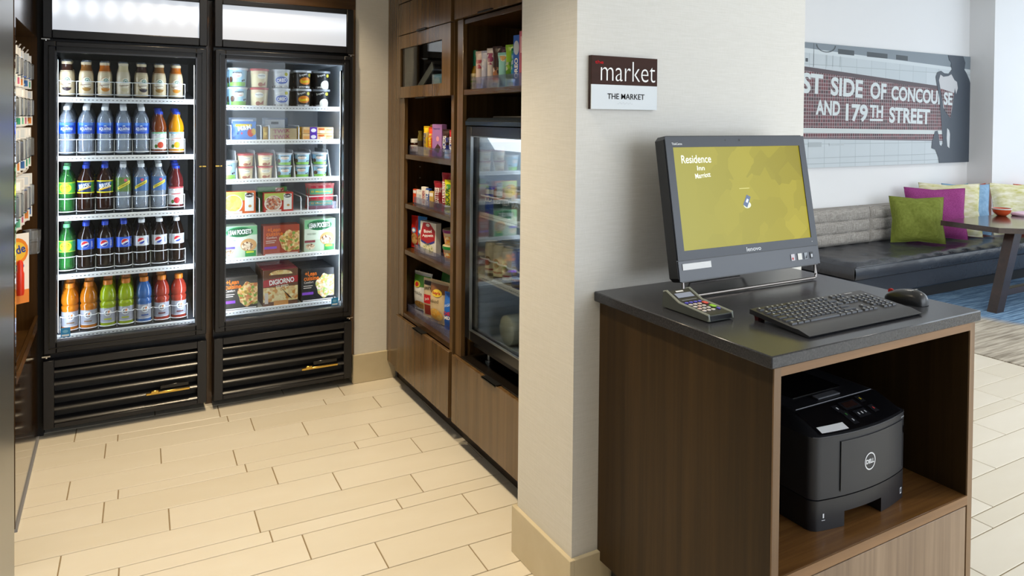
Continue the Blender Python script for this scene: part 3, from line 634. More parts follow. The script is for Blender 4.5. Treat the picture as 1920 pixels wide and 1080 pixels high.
for i, (k, x) in enumerate((('blue', .553), ('cream', .660), ('oreo', .772), ('orange', .882), ('black', .984))):
    for d in range(3):
        for up in range(2):
            put_tub(k, (x, 3.936+d*.098, zt[0]+.0085+up*.0992), R(random.uniform(-12, 12)), '%s, %s of stack, %s row, top shelf' % (TK[k][0], ('bottom', 'top')[up], RW[d]), 'tubs on the top freezer shelf')
# second shelf: wire dividers, bags and trays
def wire_loop(x, z, h, y0=3.885, y1=4.25): MB().tube([(x, y0, z+.01), (x, y0, z+h-.01), (x, y0+.01, z+h), (x, y1, z+h)], .0028, WIRE, 6).build('wire_divider', ck2, True)
for x in (.515, .662, .703, .855): wire_loop(x, zt[1], .085)
def carton(name, label, cat, loc, w_, h, d, base, paint, group=None, rz=0, side=None):
    t = thing(name, label, cat, loc, rz, group); m = MB().box(-w_/2, w_/2, 0, d, 0, h, pm(base, .4), .0015)
    S = plane((0, -.0001, h/2), (1, 0, 0), (0, 0, 1)); paint(m, S, w_, h); m.build('box', t, smooth=0)
    if side: MB().box(-w_/2+.001, w_/2-.001, .002, d-.002, h, h+.0006, pm(side, .4)).build('top_flap', t, smooth=0)
    return t
# frozen candy pouch behind an acrylic front
def bagfun(w_, h, d, neck=.07):
    def S(x, y, o=0):                              # front surface, faces -Y
        u = max(-1, min(1, x/(w_/2))); v = max(-1, min(1, (y-h/2)/(h/2)))
        b = d*max(0, (1-abs(u)**2.4))**.7*max(0, (1-abs(v)**2.3))**.75
        return (x*(1-neck*(1-abs(v)**3)), -b-o, y)
    S.maxe = .012; return S
def bag(name, label, loc, rz, w_, h, d, base, paint, group=None, cat='snack bag', tilt=0, crimp=.008, neck=.07):
    t = thing(name, label, cat, loc, rz, group); S = bagfun(w_, h, d, neck); m = MB(); mt = pm(base, .28)
    def fr(u, v): p = S((u-.5)*w_, v*h); return p
    def bk(u, v): p = S((u-.5)*w_, v*h); return (p[0], -p[1]*.8, p[2])
    m.grid(fr, 12, 14, mt); m.grid(bk, 12, 14, mt, True); paint(m, S, w_, h)
    o = m.build('pouch', t)
    for z0 in (-crimp, h-.001):
        n = 14; c = MB()
        c.grid(lambda u, v: ((u-.5)*w_, .0012*math.cos(u*n*math.pi), z0+v*crimp), n*2, 1, mt); c.grid(lambda u, v: ((u-.5)*w_, .0012*math.cos(u*n*math.pi)+.0008, z0+v*crimp), n*2, 1, mt, True)
        e = c.build('crimped_seal', t)
        if tilt: e.rotation_euler.x = tilt
    if tilt: o.rotation_euler.x = tilt
    return t
def pt_mm(m, S, w_, h):
    m.drect(S, -w_*.42, w_*.3, h*.74, h*.90, P('f4d428'), .0015, 6, 2); m.dtext(S, 'M&M', -.005, h*.66, .07, .026, P('ffffff'), .003, 8, .03); m.ddisc(S, .028, h*.35, .018, .020, P('d8402c'), .0025); m.ddisc(S, .045, h*.42, .013, .018, P('e8c83c'), .0025)
    for x, c in ((-.04, '3a4a9a'), (-.02, 'd05070')): m.ddisc(S, x, h*.32, .005, .006, P(c), .002)
for d in range(2): bag('candy_ice_cream_pouch', 'blue candy ice cream pouch with red and yellow sweets, %s one' % ('front', 'rear')[d], (.587, 3.915+d*.07, zt[1]+.016), R(4), .118, .085, .014, '5f92dc', pt_mm, 'candy pouches on the second freezer shelf', tilt=R(-8))
def pt_twix(m, S, w_, h):
    for q in (.28, -.22): m.dtext(S, 'TWIX', -.012, h*q, .085, h*.32, P('a8506a'), .0012, 4, .02)
for k in range(3): carton('ice_cream_bar_tray', 'clear tray of gold wrapped ice cream bars, %s from the front' % ('first', 'second', 'third')[k], 'package', (.782, 3.905+k*.075, zt[1]+.0085), .135, .062, .055, 'b8a680', pt_twix, 'ice cream bar trays')
for k in range(2): bag('gold_bar_wrapper', 'gold wrapped ice cream bar standing on end, %s of the twix tray' % ('left', 'right')[k], ((.692, .868)[k], 3.93, zt[1]+.016), 0, .026, .056, .008, 'c8a030', lambda m, S, w_, h: m.drect(S, -w_*.3, w_*.3, h*.35, h*.6, P('e8cc60'), .001, 3), cat='package')
SNACKC = glassmat('acrylic_front_panel', 'dce6f4', 1, .22, 'c4d4ec')
for x in (.587, .782):
    t = thing('price_holder', 'clear acrylic price holder behind the %s' % ('blue candy pouch' if x < .7 else 'twix ice cream bars'), 'sign holder', (x, 3.995 if x < .7 else 4.15, zt[1]+.0085))
    MB().box(-.07, .07, -.002, .002, 0, .118, SNACKC, .001).build('holder', t)
    MB().box(-.055, .052, -.0035, -.0025, .055, .108, pm('e9edf0', .5)).drect(plane((0, -.0036, .08), (1, 0, 0), (0, 0, 1)), -.022, .018, .002, .016, P('555a60')).build('card', t)
def pt_purp(m, S, w_, h):
    m.drect(S, -w_*.28, -w_*.04, -h/2, h/2, P('5a2cae'), .001); m.ddisc(S, -w_*.16, 0, w_*.085, h*.30, P('f4f0fa'), .0016); m.drect(S, -w_*.48, -w_*.30, -h*.4, h*.1, P('e8a860'), .001); m.drect(S, 0, w_*.2, h*.05, h*.35, P('c8641c'), .001); m.drect(S, .06*w_, .2*w_, -h*.38, -h*.05, P('f6f2ec'), .0012); m.drect(S, w_*.26, w_*.46, h*.0, h*.2, P('c88a50'), .001)
for up in range(2): carton('ice_cream_sandwich_box', 'orange flat ice cream box with purple band, %s of two' % ('lower', 'upper')[up], 'box', (.962, 3.895, zt[1]+.0085+up*.035), .165, .034, .16, 'eec890', pt_purp, 'orange flat boxes on the second freezer shelf', 0)
# third shelf: small cups in white bin dividers
for i, x in enumerate((.545, .640, .742, .838, .932, 1.028)):
    MB().prism([(3.885, zt[2]+.008), (4.24, zt[2]+.008), (4.24, zt[2]+.155), (3.965, zt[2]+.155), (3.955, zt[2]+.15), (3.905, zt[2]+.055)], 'x', x-.002, x+.002, WHITE).build('bin_divider', ck2, True)
for i, (k, x) in enumerate((('blue', .508), ('cream', .592), ('cream', .690), ('blue', .789), ('blue', .884), ('blue', .978))):
    for up in range(2):
        if i == 0:
            if up == 0: put_tub('blue', (x-.004, 3.93, zt[2]+.0085), R(-6), 'light blue full size tub in the leftmost bin of the third freezer shelf', 'cups on the third freezer shelf')
            continue
        for d in range(2): put_tub(k, (x, 3.932+d*.09, zt[2]+.0085+up*.0664), R(random.uniform(-16, 16)), 'small %s ice cream cup, %s bin from left, %s of stack, %s row' % (('light blue' if k == 'blue' else 'cream red lidded'), ORD[i], ('bottom', 'top')[up], RW[d]), 'cups on the third freezer shelf', True)
# fourth shelf: frozen dinners
def pt_stouf(fm):
    def f(m, S, w_, h):
        m.drect(S, -w_*.5, w_*.22, h*.1, h*.48, P('b9c860'), .0006); m.ddisc(S, -w_*.2, -h*.04, w_*.30, h*.40, P('f0ece4'), .001); m.ddisc(S, -w_*.2, -h*.02, w_*.27, h*.36, fm, .0014)
        m.drect(S, w_*.16, w_*.44, -h*.38, h*.42, P('eef0ea'), .0018); m.ddisc(S, w_*.30, h*.32, w_*.13, h*.10, P('141414'), .0022); m.dtext(S, "Stouffer's", w_*.30, h*.32, w_*.22, h*.085, P('ffffff'), .0026, 0, .02); m.ddisc(S, w_*.32, -h*.16, w_*.05, h*.06, P('c8904c'), .0022); m.drect(S, -w_*.45, w_*.08, -h*.46, -h*.36, P('e8dcd0'), .0022)
    return f
carton('frozen_dinner_box', 'orange frozen dinner box with cheese casserole picture, fourth freezer shelf', 'box', (.558, 3.892, zt[3]+.0085), .158, .118, .05, 'e06a2c', pt_stouf(F_CHEESE), 'frozen dinners on the fourth shelf', R(-2))
carton('frozen_dinner_box', 'red frozen dinner box with lasagne picture, fourth freezer shelf', 'box', (.755, 3.892, zt[3]+.0085), .150, .104, .05, 'c8382c', pt_stouf(F_LASA), 'frozen dinners on the fourth shelf', R(2))
carton('frozen_dinner_box', 'green topped frozen dinner box standing behind the red lasagne box', 'box', (.735, 3.965, zt[3]+.0085), .15, .128, .05, '4a8a3c', lambda m, S, w_, h: m.drect(S, w_*.1, w_*.4, h*.3, h*.46, F_LASA), 'frozen dinners on the fourth shelf')
for k in range(2): carton('frozen_dinner_box', 'frozen dinner box in the row behind the cheese casserole, %s from front' % ('first', 'second')[k], 'box', (.56, 3.95+.055*k, zt[3]+.0085), .155, .108, .05, '5a3a34', lambda m, S, w_, h: m.drect(S, -w_*.4, w_*.3, h*.1, h*.4, P('a0603c')), 'frozen dinners on the fourth shelf')
for x in (.655, .868, .905): wire_loop(x, zt[3], .085)
def pt_burr(m, S, w_, h):
    m.drect(S, -w_*.46, w_*.46, h*.60, h*.84, P('5aa886'), .002, 6, 3); m.drect(S, -w_*.46, w_*.46, h*.10, h*.32, P('5aa886'), .002, 6, 3)
    for q in range(3):
        m.ddisc(S, -w_*.30+q*w_*.29, h*.46, w_*.12, h*.08, P('d81c3c'), .002); m.ddisc(S, -w_*.30+q*w_*.29, h*.92, w_*.11, h*.05, P('b01c34'), .002)
    m.dtext(S, 'El Monterey', 0, h*.71, w_*.8, h*.10, P('e8c83c'), .003, 0, .02); m.dtext(S, 'El Monterey', 0, h*.20, w_*.8, h*.10, P('e8c83c'), .003, 0, .02)
for d in range(2): bag('burrito_pack', 'red and green clear burrito pouch on the fourth freezer shelf, %s one' % ('front', 'rear')[d], (.985, 3.925+d*.06, zt[3]+.017), R(-3), .145, .125, .018, 'b4605c', pt_burr, 'burrito pouches', cat='package')
t = thing('acrylic_tray', 'clear acrylic tray front holding the burrito pouches', 'tray', (.985, 3.888, zt[3]+.0085)); MB().box(-.075, .075, 0, .003, 0, .045, ACRY, .001).build('front', t); MB().tube([(-.075, -.002, .075), (.078, -.002, .075), (.078, -.002, .0)], .0025, WIRE, 6).build('rail', t)
# fifth shelf
def pt_pock(fm, y0):
    def f(m, S, w_, h):
        m.drect(S, -w_*.5, w_*.5, h*.1, h*.49, P('7fc08c'), .0006); m.drect(S, -w_*.5, w_*.5, -h*.12, h*.22, P('d5e0cc'), .0008); m.ddisc(S, -w_*.02, h*.32, w_*.40, h*.16, P('1f7a46'), .0012); m.ddisc(S, -w_*.02, h*.32, w_*.37, h*.13, P('135c34'), .0015); m.dtext(S, 'LEAN POCKETS', -w_*.02, h*.32, w_*.68, h*.15, P('ffffff'), .002, 2, .03)
        m.ddisc(S, w_*.24, -h*.10, w_*.24, h*.20, P('d8a468'), .0012); m.ddisc(S, w_*.20, -h*.13, w_*.17, h*.13, fm, .0016); m.drect(S, -w_*.5, -w_*.16, -h*.20, -h*.13, P(y0), .0014); m.ddisc(S, -w_*.32, -h*.32, w_*.15, h*.09, fm, .0014); m.dtext(S, 'WHOLE GRAIN', -w_*.28, h*.06, w_*.28, h*.06, P('6a7a60'), .0014); m.drect(S, w_*.14, w_*.46, -h*.46, -h*.28, P('2f9a4a'), .0018); m.drect(S, w_*.17, w_*.40, -h*.35, -h*.30, P('d8e03c'), .0022)
    return f
def pt_cuis(fm, oc):
    def f(m, S, w_, h):
        blob = [(w_*(.5 if math.cos(a) > .55 else .24+.30*math.cos(a)*(1+.10*math.sin(5*a))), h*(-.04+.36*math.sin(a)*(1+.09*math.cos(7*a)))) for a in (R(q*9) for q in range(40))]
        m.dpoly(S, blob, fm, .0012); m.dtext(S, '+Lean', -w_*.22, h*.36, w_*.36, h*.13, P(oc), .0016, 0, .02); m.dtext(S, 'cuisine', -w_*.20, h*.22, w_*.46, h*.13, P(oc), .0016, 0, .02)
        m.dtext(S, 'Comfort', -w_*.28, h*.10, w_*.28, h*.07, P('f0e6dc'), .0016); m.drect(S, -w_*.44, -w_*.16, -h*.02, 0, P('e8dcd0'), .0014); m.drect(S, -w_*.44, -w_*.2, -h*.08, -h*.06, P('e8dcd0'), .0014); m.drect(S, -w_*.48, -w_*.14, -h*.28, -h*.20, P('8a4ac8'), .0014); m.drect(S, -w_*.46, w_*.46, -h*.47, -h*.44, P('e8e4e0'), .0014)
    return f
def row(n, dy, name, lb, x, y, z, w_, h, d, base, paint, grp, rz=0, side=None):
    for k in range(n): carton(name, lb+', '+('front box', 'second box back', 'third box back', 'fourth box back', 'fifth box back', 'sixth box back')[k], 'box', (x, y+k*dy, z+.0085), w_, h, d, base, paint if k == 0 else (lambda m, S, w2, h2: m.drect(S, -w2*.45, w2*.45, h2*.36, h2*.48, P('c8c4bc'))), grp, rz, side)
row(2, .058, 'pocket_sandwich_box', 'pale green sandwich box at the left of the fifth freezer shelf', .562, 3.888, zt[4], .165, .165, .055, 'c3d4ba', pt_pock(F_POCK, '6a5ab0'), 'boxes on the fifth shelf', R(-2))
row(2, .045, 'frozen_meal_box', 'brown red frozen meal box in the middle of the fifth shelf', .770, 3.890, zt[4], .185, .158, .04, 'a8442c', pt_cuis(F_PASTA, 'f07a1c'), 'boxes on the fifth shelf', R(1))
row(2, .058, 'pocket_sandwich_box', 'pale green sandwich box at the right of the fifth freezer shelf', .972, 3.888, zt[4], .168, .178, .055, 'c3d4ba', pt_pock(F_POCK, '8a3a44'), 'boxes on the fifth shelf', R(2))
# bottom shelf: rows of meal boxes
def pt_dig(m, S, w_, h):
    m.drect(S, -w_*.5, w_*.5, -h*.38, h*.02, F_PIZZA, .0006); m.ddisc(S, 0, h*.36, w_*.34, h*.12, F_PIZZA, .0008, 0, 180); m.dpoly(S, [(-w_*.5, h*.03), (w_*.5, h*.12), (w_*.5, h*.30), (-w_*.40, h*.24), (-w_*.5, h*.22)], P('b0202c'), .0012); m.dtext(S, 'DIGIORNO', w_*.03, h*.17, w_*.72, h*.14, P('ffffff'), .0018, 4, .03); m.dtext(S, 'STUFFED', w_*.04, h*.03, w_*.36, h*.075, P('fff4dc'), .002, 4, .02)
    m.dpoly(S, [(0, -.0), (w_*.34, -h*.34), (w_*.24, -h*.30)], P('3a2014'), .0012); m.drect(S, -w_*.2, w_*.22, -h*.49, -h*.36, P('d0904c'), .0016); m.drect(S, -w_*.46, -w_*.36, -h*.42, -h*.12, P('d8ccc0'), .0014)
row(6, .042, 'frozen_meal_box', 'dark frozen noodle meal box at the left of the bottom shelf', .562, 3.890, zt[5], .172, .172, .038, '3c3834', pt_cuis(F_PASTA, 'f07a1c'), 'meal boxes on the bottom freezer shelf')
row(4, .062, 'frozen_pizza_box', 'brown frozen stuffed pizza box in the middle of the bottom shelf', .765, 3.888, zt[5], .178, .192, .058, '6a4430', pt_dig, 'pizza boxes on the bottom freezer shelf', 0, 'a8303c')
row(6, .042, 'frozen_meal_box', 'black frozen stir fry meal box at the right of the bottom shelf', .962, 3.890, zt[5], .176, .178, .038, '1e2024', pt_cuis(F_FLOWER, 'f07a1c'), 'meal boxes on the bottom freezer shelf')
# ------------------------------------------------------------------ tall walnut cabinets on the right (face X = 1.319)
XC, XB = 1.319, 1.90
HND = pm('101010', .45, name='black_tab_pull')
def tabpull(root, part, y, z):
    o = MB().box(XC-.028, XC+.002, y-.06, y+.06, z-.0015, z+.0015, HND).box(XC-.028, XC-.0255, y-.06, y+.06, z-.006, z+.0015, HND).build('tab_handle', part); o.location = -root.location
# left unit
c1 = thing('tall_snack_cabinet', 'walnut cabinet with glass flap, open snack shelves and bottom drawer beside the freezer', 'cabinet', (1.6, 3.35, 0))
def P1(name, *b, mt=WOODC, bev=.001, root=None): return MB().box(*b, mt, bev).build(name, root or c1, True)
P1('filler_panel', XC, XC+.02, 3.604, 3.789, .103, CZ-.01)
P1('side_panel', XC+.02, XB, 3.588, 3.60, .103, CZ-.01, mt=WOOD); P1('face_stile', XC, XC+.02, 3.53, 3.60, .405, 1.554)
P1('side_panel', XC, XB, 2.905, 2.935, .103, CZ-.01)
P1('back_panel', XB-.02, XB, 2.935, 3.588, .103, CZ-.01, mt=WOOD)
for z in (1.25, .993, .752): MB().prism([(XC+.004, 2.935), (XC+.004, 3.53), (XC+.021, 3.53), (XC+.021, 3.588), (XB-.02, 3.588), (XB-.02, 2.935)], 'z', z-.012, z+.011, WOODY).build('shelf', c1, True, smooth=0)
MB().prism([(XC+.002, 2.935), (XC+.002, 3.53), (XC+.021, 3.53), (XC+.021, 3.588), (XB-.02, 3.588), (XB-.02, 2.935)], 'z', .408, .430, WOODY).build('deck', c1, True, smooth=0)
P1('shelf', XC+.01, XB-.02, 2.935, 3.53, 1.555, 1.575, mt=WOODY)
P1('shelf', XC+.025, XB-.02, 2.935, 3.53, 1.855, 1.875, mt=WOODY)
P1('kick_plate', 1.377, 1.39, 2.07, 3.776, 0, .103, mt=pm('2a1d14', .5))
d = P1('drawer_front', XC-.018, XC, 2.908, 3.600, .105, .404, bev=.0015); tabpull(c1, d, 3.265, .406)
d = P1('drawer_front', XC-.018, XC, 2.908, 3.600, 1.882, 2.044, bev=.0015); tabpull(c1, d, 3.24, 1.884)
P1('drawer_front', XC-.018, XC, 2.908, 3.600, 2.048, 2.40, bev=.0015)
dd = MB()
for b_ in ((3.547, 3.600, 1.555, 1.878), (2.908, 3.004, 1.555, 1.878), (3.004, 3.547, 1.555, 1.612), (3.004, 3.547, 1.812, 1.878)): dd.box(XC-.018, XC, *b_, WOODC)
fd = dd.build('flap_door', c1, True, smooth=0); o = MB().box(XC-.010, XC-.006, 3.004, 3.547, 1.612, 1.812, GLASS).build('glass_pane', fd); o.location = -c1.location; tabpull(c1, fd, 3.25, 1.5535)
PIN = pm('8a7a68', .4, .6)
for z in (1.19, 1.13, 1.07, .93, .87, .81, .69, .63): MB().lathe([(.004, 0), (.004, .004)], PIN, 8).build('shelf_pin', c1, loc=(1.43-1.6, 3.586-3.35, z), rot=(R(90), 0, 0))
# right unit
c2 = thing('tall_cooler_cabinet', 'walnut cabinet bay housing the small can cooler behind the white wall', 'cabinet', (1.6, 2.47, 0))
P1('side_panel', XC+.02, XB, 2.860, 2.872, .103, CZ-.01, root=c2); P1('face_stile', XC, XC+.02, 2.815, 2.872, .405, 1.883, root=c2)
P1('side_panel', XC, XB, 2.052, 2.07, .103, CZ-.01, root=c2)
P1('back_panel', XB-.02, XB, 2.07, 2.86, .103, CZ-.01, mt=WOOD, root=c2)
MB().prism([(XC+.004, 2.07), (XC+.004, 2.815), (XC+.021, 2.815), (XC+.021, 2.86), (XB-.02, 2.86), (XB-.02, 2.07)], 'z', 1.553, 1.576, WOODY).build('shelf', c2, True, smooth=0)
P1('deck', XC, XB-.02, 2.07, 2.815, .390, .408, mt=pm('17120e', .3), root=c2)
d = P1('drawer_front', XC-.018, XC, 2.054, 2.870, .105, .404, bev=.0015, root=c2); tabpull(c2, d, 2.50, .408)
d = P1('top_panel', XC-.018, XC, 2.054, 2.870, 1.884, 2.40, bev=.0015, root=c2); tabpull(c2, d, 2.56, 1.886)
P1('stretcher', XC+.005, XB-.02, 2.07, 2.815, 1.86, 1.88, mt=WOODY, root=c2)
# clear shelf trays
def tray(x, y0, y1, z, h, label, n):
    t = thing('acrylic_tray', label, 'tray', (x, (y0+y1)/2, z)); w_ = (y1-y0)/2
    MB().box(-.0015, .0015, -w_, w_, 0, h, ACRY).build('front_lip', t); MB().box(.002, .30, -w_, w_, 0, .0025, ACRY).build('base', t)
    for k in range(n+1): MB().box(.002, .30, -w_+2*w_*k/n-.001, -w_+2*w_*k/n+.001, .0025, h*.85, ACRY).build('divider', t)
tray(1.352, 2.95, 3.575, 1.2612, .045, 'clear divided tray under the candy bars on the highest snack shelf', 7)
tray(1.352, 2.95, 3.47, 1.0045, .040, 'clear divided tray under the gum and candy packs', 7)
tray(1.352, 2.95, 3.46, .7635, .035, 'clear divided tray under the oatmeal and noodle cups', 4)
tray(1.352, 2.95, 3.55, .4305, .035, 'clear divided tray under the chip bags', 4)
tray(1.352, 2.09, 2.79, 1.5762, .052, 'clear divided tray under the snack sticks above the can cooler', 9)
SW = lambda c: P(c)
def sbox(name, label, y, z, w_, h, d, base, paint, x=1.366, rz=-80, grp=None, cat='box'): return carton(name, label, cat, (x, y, z), w_, h, d, base, paint, grp, R(rz))
def stick(label, y, z, w_, h, base, txt, tc, x=1.380, rz=-66, deco=None, d=.010, grp=None, tilt=0, name='candy_bar'):
    def pt(m, S, w2, h2):
        if deco: m.drect(S, -w2*.5, w2*.5, h2*deco[1], h2*deco[2], food('wrap_'+base+deco[0], [(.3, base), (.45, deco[0]), (.7, deco[0]), (.9, 'e8e4e0')], 70), .0008, 10, 8)
        else: m.drect(S, -w2*.5, w2*.5, h2*.18, h2*.82, food('wrap_'+base, [(.35, base), (.6, base), (.95, 'd8d4d4')], 60), .0008, 10, 8)
        if txt: m.dtext(S, txt, 0, h2*.5, h2*.62, w2*.52, P(tc), .0028, 90, .02)
    return bag(name, label, (x, y, z), R(rz), w_, h, d*1.5, base, pt, grp, 'snack', tilt, .010, .24)
z1 = 1.2637+.006; g1 = 'candy on the highest snack shelf'
t = thing('spread_jar', 'small chocolate spread jar with white lid beside the candy sticks', 'jar', (1.385, 3.54, 1.2637)); MB().lathe([(.024, 0), (.027, .004), (.027, .05), (.022, .058)], pm('3a1a10', .15), 20).build('jar', t)
m = MB(); S = cyl(.027); m.drect(S, -.04, .04, .012, .045, P('f2ece4'), .0006, 10); m.dtext(S, 'nutella', 0, .033, .036, .010, P('c02020'), .0012); o = m.build('label', t); o.rotation_euler.z = R(-75); MB().lathe([(.026, .058), (.026, .076), (.024, .078)], pm('f4f4f2', .4), 20).build('lid', t)
t = thing('gold_tube', 'gold wrapped candy tube next to the spread jar', 'candy', (1.385, 3.462, 1.2637)); MB().lathe([(.012, 0), (.017, .012), (.0175, .09), (.013, .108), (.016, .122)], pm('8a7428', .25, .6), 16).build('wrapper', t); MB().lathe([(.0178, .035), (.0178, .07)], pm('3a2c14', .3), 16, caps=False).build('band', t)
stick('yellow candy bar standing upright, rear one', 3.36, z1, .045, .140, 'f0c818', '', '', x=1.412, deco=('e8a810', .3, .7), grp=g1)
stick('yellow candy bar standing upright, left of the orange one', 3.372, z1, .042, .132, 'f2cc1c', 'BUTTERFINGER', '1c3a8a', grp=g1)
stick('orange red candy bar in front of the yellow bars', 3.305, z1, .045, .128, 'e8501c', "Reese's", 'f8e01c', grp=g1)
sbox('cookie_box', 'tall pink and purple cookie box on the highest snack shelf', 3.222, 1.2637, .085, .158, .03, 'a878b8', lambda m, S, w_, h: (m.drect(S, -w_*.5, w_*.5, -h*.5, -h*.34, P('8a4aa0')), m.dpoly(S, [(-w_*.3, -h*.3), (w_*.1, -h*.1), (w_*.4, -h*.2), (w_*.2, -h*.4)], P('4a3028')), m.ddisc(S, w_*.1, h*.05, w_*.16, h*.08, P('e8a0b0')), m.dtext(S, "Pepperidge", 0, h*.36, w_*.7, h*.06, P('24408a'))), x=1.372)
stick('dark candy bar with white lettering at the right end of the highest shelf', 3.125, z1, .05, .120, '3a2420', 'SNICKERS', 'f2f2f6', deco=('2a3a9a', .25, .75), grp=g1)
stick('yellow candy pouch behind the dark lettered bar', 3.11, z1, .05, .155, 'e0b41c', '', '', x=1.42, grp=g1); stick('purple candy pouch at the very right of the highest shelf', 3.06, z1, .05, .158, '7a2c7a', '', '', x=1.42, grp=g1)
stick('blue and red candy bar touching the right stile, highest shelf', 3.05, z1, .045, .118, 'b8242c', 'SNICKERS', 'ffffff', deco=('1c2c8a', .2, .8), grp=g1)
z2 = 1.007; g2 = 'gum and candy packs on the second snack shelf'
for lb, y, w_, h, c, tx, tc in (('red and orange gum pack, first from the left side', 3.502, .036, .072, 'd8502c', '', 'ffffff'), ('white gum pack between two packs, second from left', 3.459, .030, .072, 'd8dce0', '', '8090a0'), ('silver gum pack, third from left', 3.423, .030, .072, 'c4c8cc', '', '607080'),
    ('white and red mint tin pack with upright letters', 3.379, .046, .094, 'efe8e0', 'ALTOIDS', 'b01c24'), ('blue gum pack with white letters', 3.327, .034, .090, '2450a8', 'EXTRA', 'ffffff'), ('gold gum pack beside the blue one', 3.277, .040, .080, 'c8a450', '', 'ffffff')):
    sbox('gum_pack', lb+', second snack shelf', y, z2, w_, h, .016, c, (lambda tx, tc: (lambda m, S, w2, h2: (m.drect(S, -w2*.4, w2*.4, h2*.2, h2*.42, P('f4f0ec')), tx and m.dtext(S, tx, 0, -h2*.05, h2*.7, w2*.5, P(tc), .0012, 90, .02))))(tx, tc), x=1.368, grp=g2, cat='gum')
stick('dark red candy bag with white letters leaning left', 3.212, z2+.006, .066, .122, '8a1420', 'SKITTLES', 'ffffff', grp=g2, name='candy_bag'); stick('tall red candy bag with white letters', 3.135, z2+.006, .056, .168, 'b8182c', 'STARBURST', 'ffffff', grp=g2, x=1.385, name='candy_bag')
stick('yellow sour candy bag at the right of the second snack shelf', 3.082, z2+.006, .066, .138, 'd8d81c', 'SOUR', '1c5a2c', deco=('3f8a2c', .75, .92), grp=g2, name='candy_bag'); stick('crimson candy bag at the right stile, second snack shelf', 3.03, z2+.006, .05, .16, 'c01c3c', '', '', grp=g2, name='candy_bag')
z3 = .766
def pt_cook(c):
    def f(m, S, w_, h):
        m.ddisc(S, 0, h*.56, w_*.26, h*.09, P('5a92d8'), .0015); m.ddisc(S, 0, h*.56, w_*.17, h*.055, P('f4f4f4'), .002); m.ddisc(S, .0, h*.28, w_*.36, h*.2, food('cookies', [(.3, 'b87838'), (.6, 'e0b878'), (.85, '6a3c1c')], 90), .0015)
    return f
bag('cookie_bag', 'red cookie pouch leaning left on the third snack shelf', (1.385, 3.525, z3+.008), R(-72), .075, .155, .014, 'd8281c', pt_cook(0), 'cookie pouches'); bag('cookie_bag', 'blue cookie pouch between the red pouch and the cereal box', (1.388, 3.44, z3+.008), R(-72), .072, .160, .014, '2c78c0', pt_cook(0), 'cookie pouches')
sbox('popcorn_box', 'white and red rice cereal box on the third snack shelf', 3.312, z3, .145, .165, .032, 'ece8e0', lambda m, S, w_, h: (m.dpoly(S, [(-w_*.46, h*.12), (-w_*.30, h*.46), (w_*.1, h*.48), (w_*.46, h*.26), (w_*.44, -h*.02), (0, -h*.16), (-w_*.46, -h*.08)], P('b81c28')), m.dtext(S, 'Bowl', 0, h*.22, w_*.5, h*.10, P('ffffff'), .0014, 6, .03), m.dtext(S, 'Appetit', 0, h*.08, w_*.72, h*.10, P('ffffff'), .0014, 6, .03), m.dpoly(S, [(-w_*.46, -h*.07), (0, -h*.15), (w_*.44, -h*.02), (w_*.42, -h*.09), (0, -h*.22), (-w_*.44, -h*.14)], P('3a3f9a')), m.ddisc(S, w_*.02, -h*.30, w_*.34, h*.15, food('rice', [(.3, 'e8dca8'), (.6, 'f6f0d0'), (.85, '8aa050')], 130)), m.ddisc(S, 0, h*.40, w_*.12, h*.05, P('f0ece8'), .0012)), cat='box')
for up, (c, lc) in enumerate((('1f8a3c', 'green'), ('8a2c7a', 'purple'))):
    t = thing('noodle_cup', 'clear noodle cup with %s rim band, %s of its stack' % (lc, ('lower', 'upper')[up]), 'noodle cup', (1.425, 3.118, z3+up*.078), R(-80), 'stacked noodle cups'); MB().lathe([(.046, 0), (.056, .060), (.058, .062), (.058, .076), (.05, .077)], pm('d8c8a4', .3), 24).build('cup', t)
    m = MB(); S = cyl(lambda z: .046+.010*z/.06); m.drect(S, -.06, .06, .006, .045, food('noodles', [(.3, 'e8d8a8'), (.6, 'c85a2c'), (.85, 'e0b020')], 90), .0008, 12); m.drect(S, -.05, -.015, .014, .055, P('d8482c'), .0014, 4); m.build('label', t); MB().lathe([(.0585, .060), (.0595, .074)], pm(c, .3), 24, caps=False).build('rim_band', t)
z4 = .433
def pt_white(m, S, w_, h): m.drect(S, -w_*.46, w_*.46, h*.66, h*.95, P('5a9a34'), .0012, 8, 4); m.ddisc(S, -w_*.1, h*.72, w_*.20, h*.09, P('d8c83c'), .003); m.ddisc(S, -w_*.1, h*.72, w_*.11, h*.06, P('b8241c'), .004); m.dtext(S, 'Kettle', -w_*.05, h*.5, w_*.55, h*.08, P('3a3a3a'), .004, -6); m.ddisc(S, 0, h*.14, w_*.34, h*.12, food('chips', [(.3, 'd8a84c'), (.7, 'a8742c')], 80), .003)
def pt_tan(m, S, w_, h): m.drect(S, -w_*.46, w_*.46, h*.74, h*.96, P('8a5a34'), .0012, 8, 4); m.ddisc(S, w_*.06, h*.76, w_*.24, h*.09, P('e8c83c'), .003); m.dtext(S, "Lay's", w_*.06, h*.76, w_*.36, h*.08, P('c81c24'), .005, 0, .03); m.dtext(S, 'Baked', -w_*.05, h*.56, w_*.5, h*.08, P('3a2a20'), .004, 4); m.ddisc(S, 0, h*.22, w_*.32, h*.16, food('chips2', [(.3, 'e8a83c'), (.6, 'f4cc6c'), (.9, 'b0701c')], 60), .003)
def pt_blue(m, S, w_, h): m.dtext(S, 'ORIGINAL', 0, h*.74, w_*.72, h*.07, P('dce8f6'), .003, 18); m.dtext(S, 'CHEX', 0, h*.50, w_*.6, h*.10, P('c82028'), .004, 6, .04); m.dtext(S, 'MIX', 0, h*.38, w_*.5, h*.10, P('f4f6fa'), .004, 6, .04)
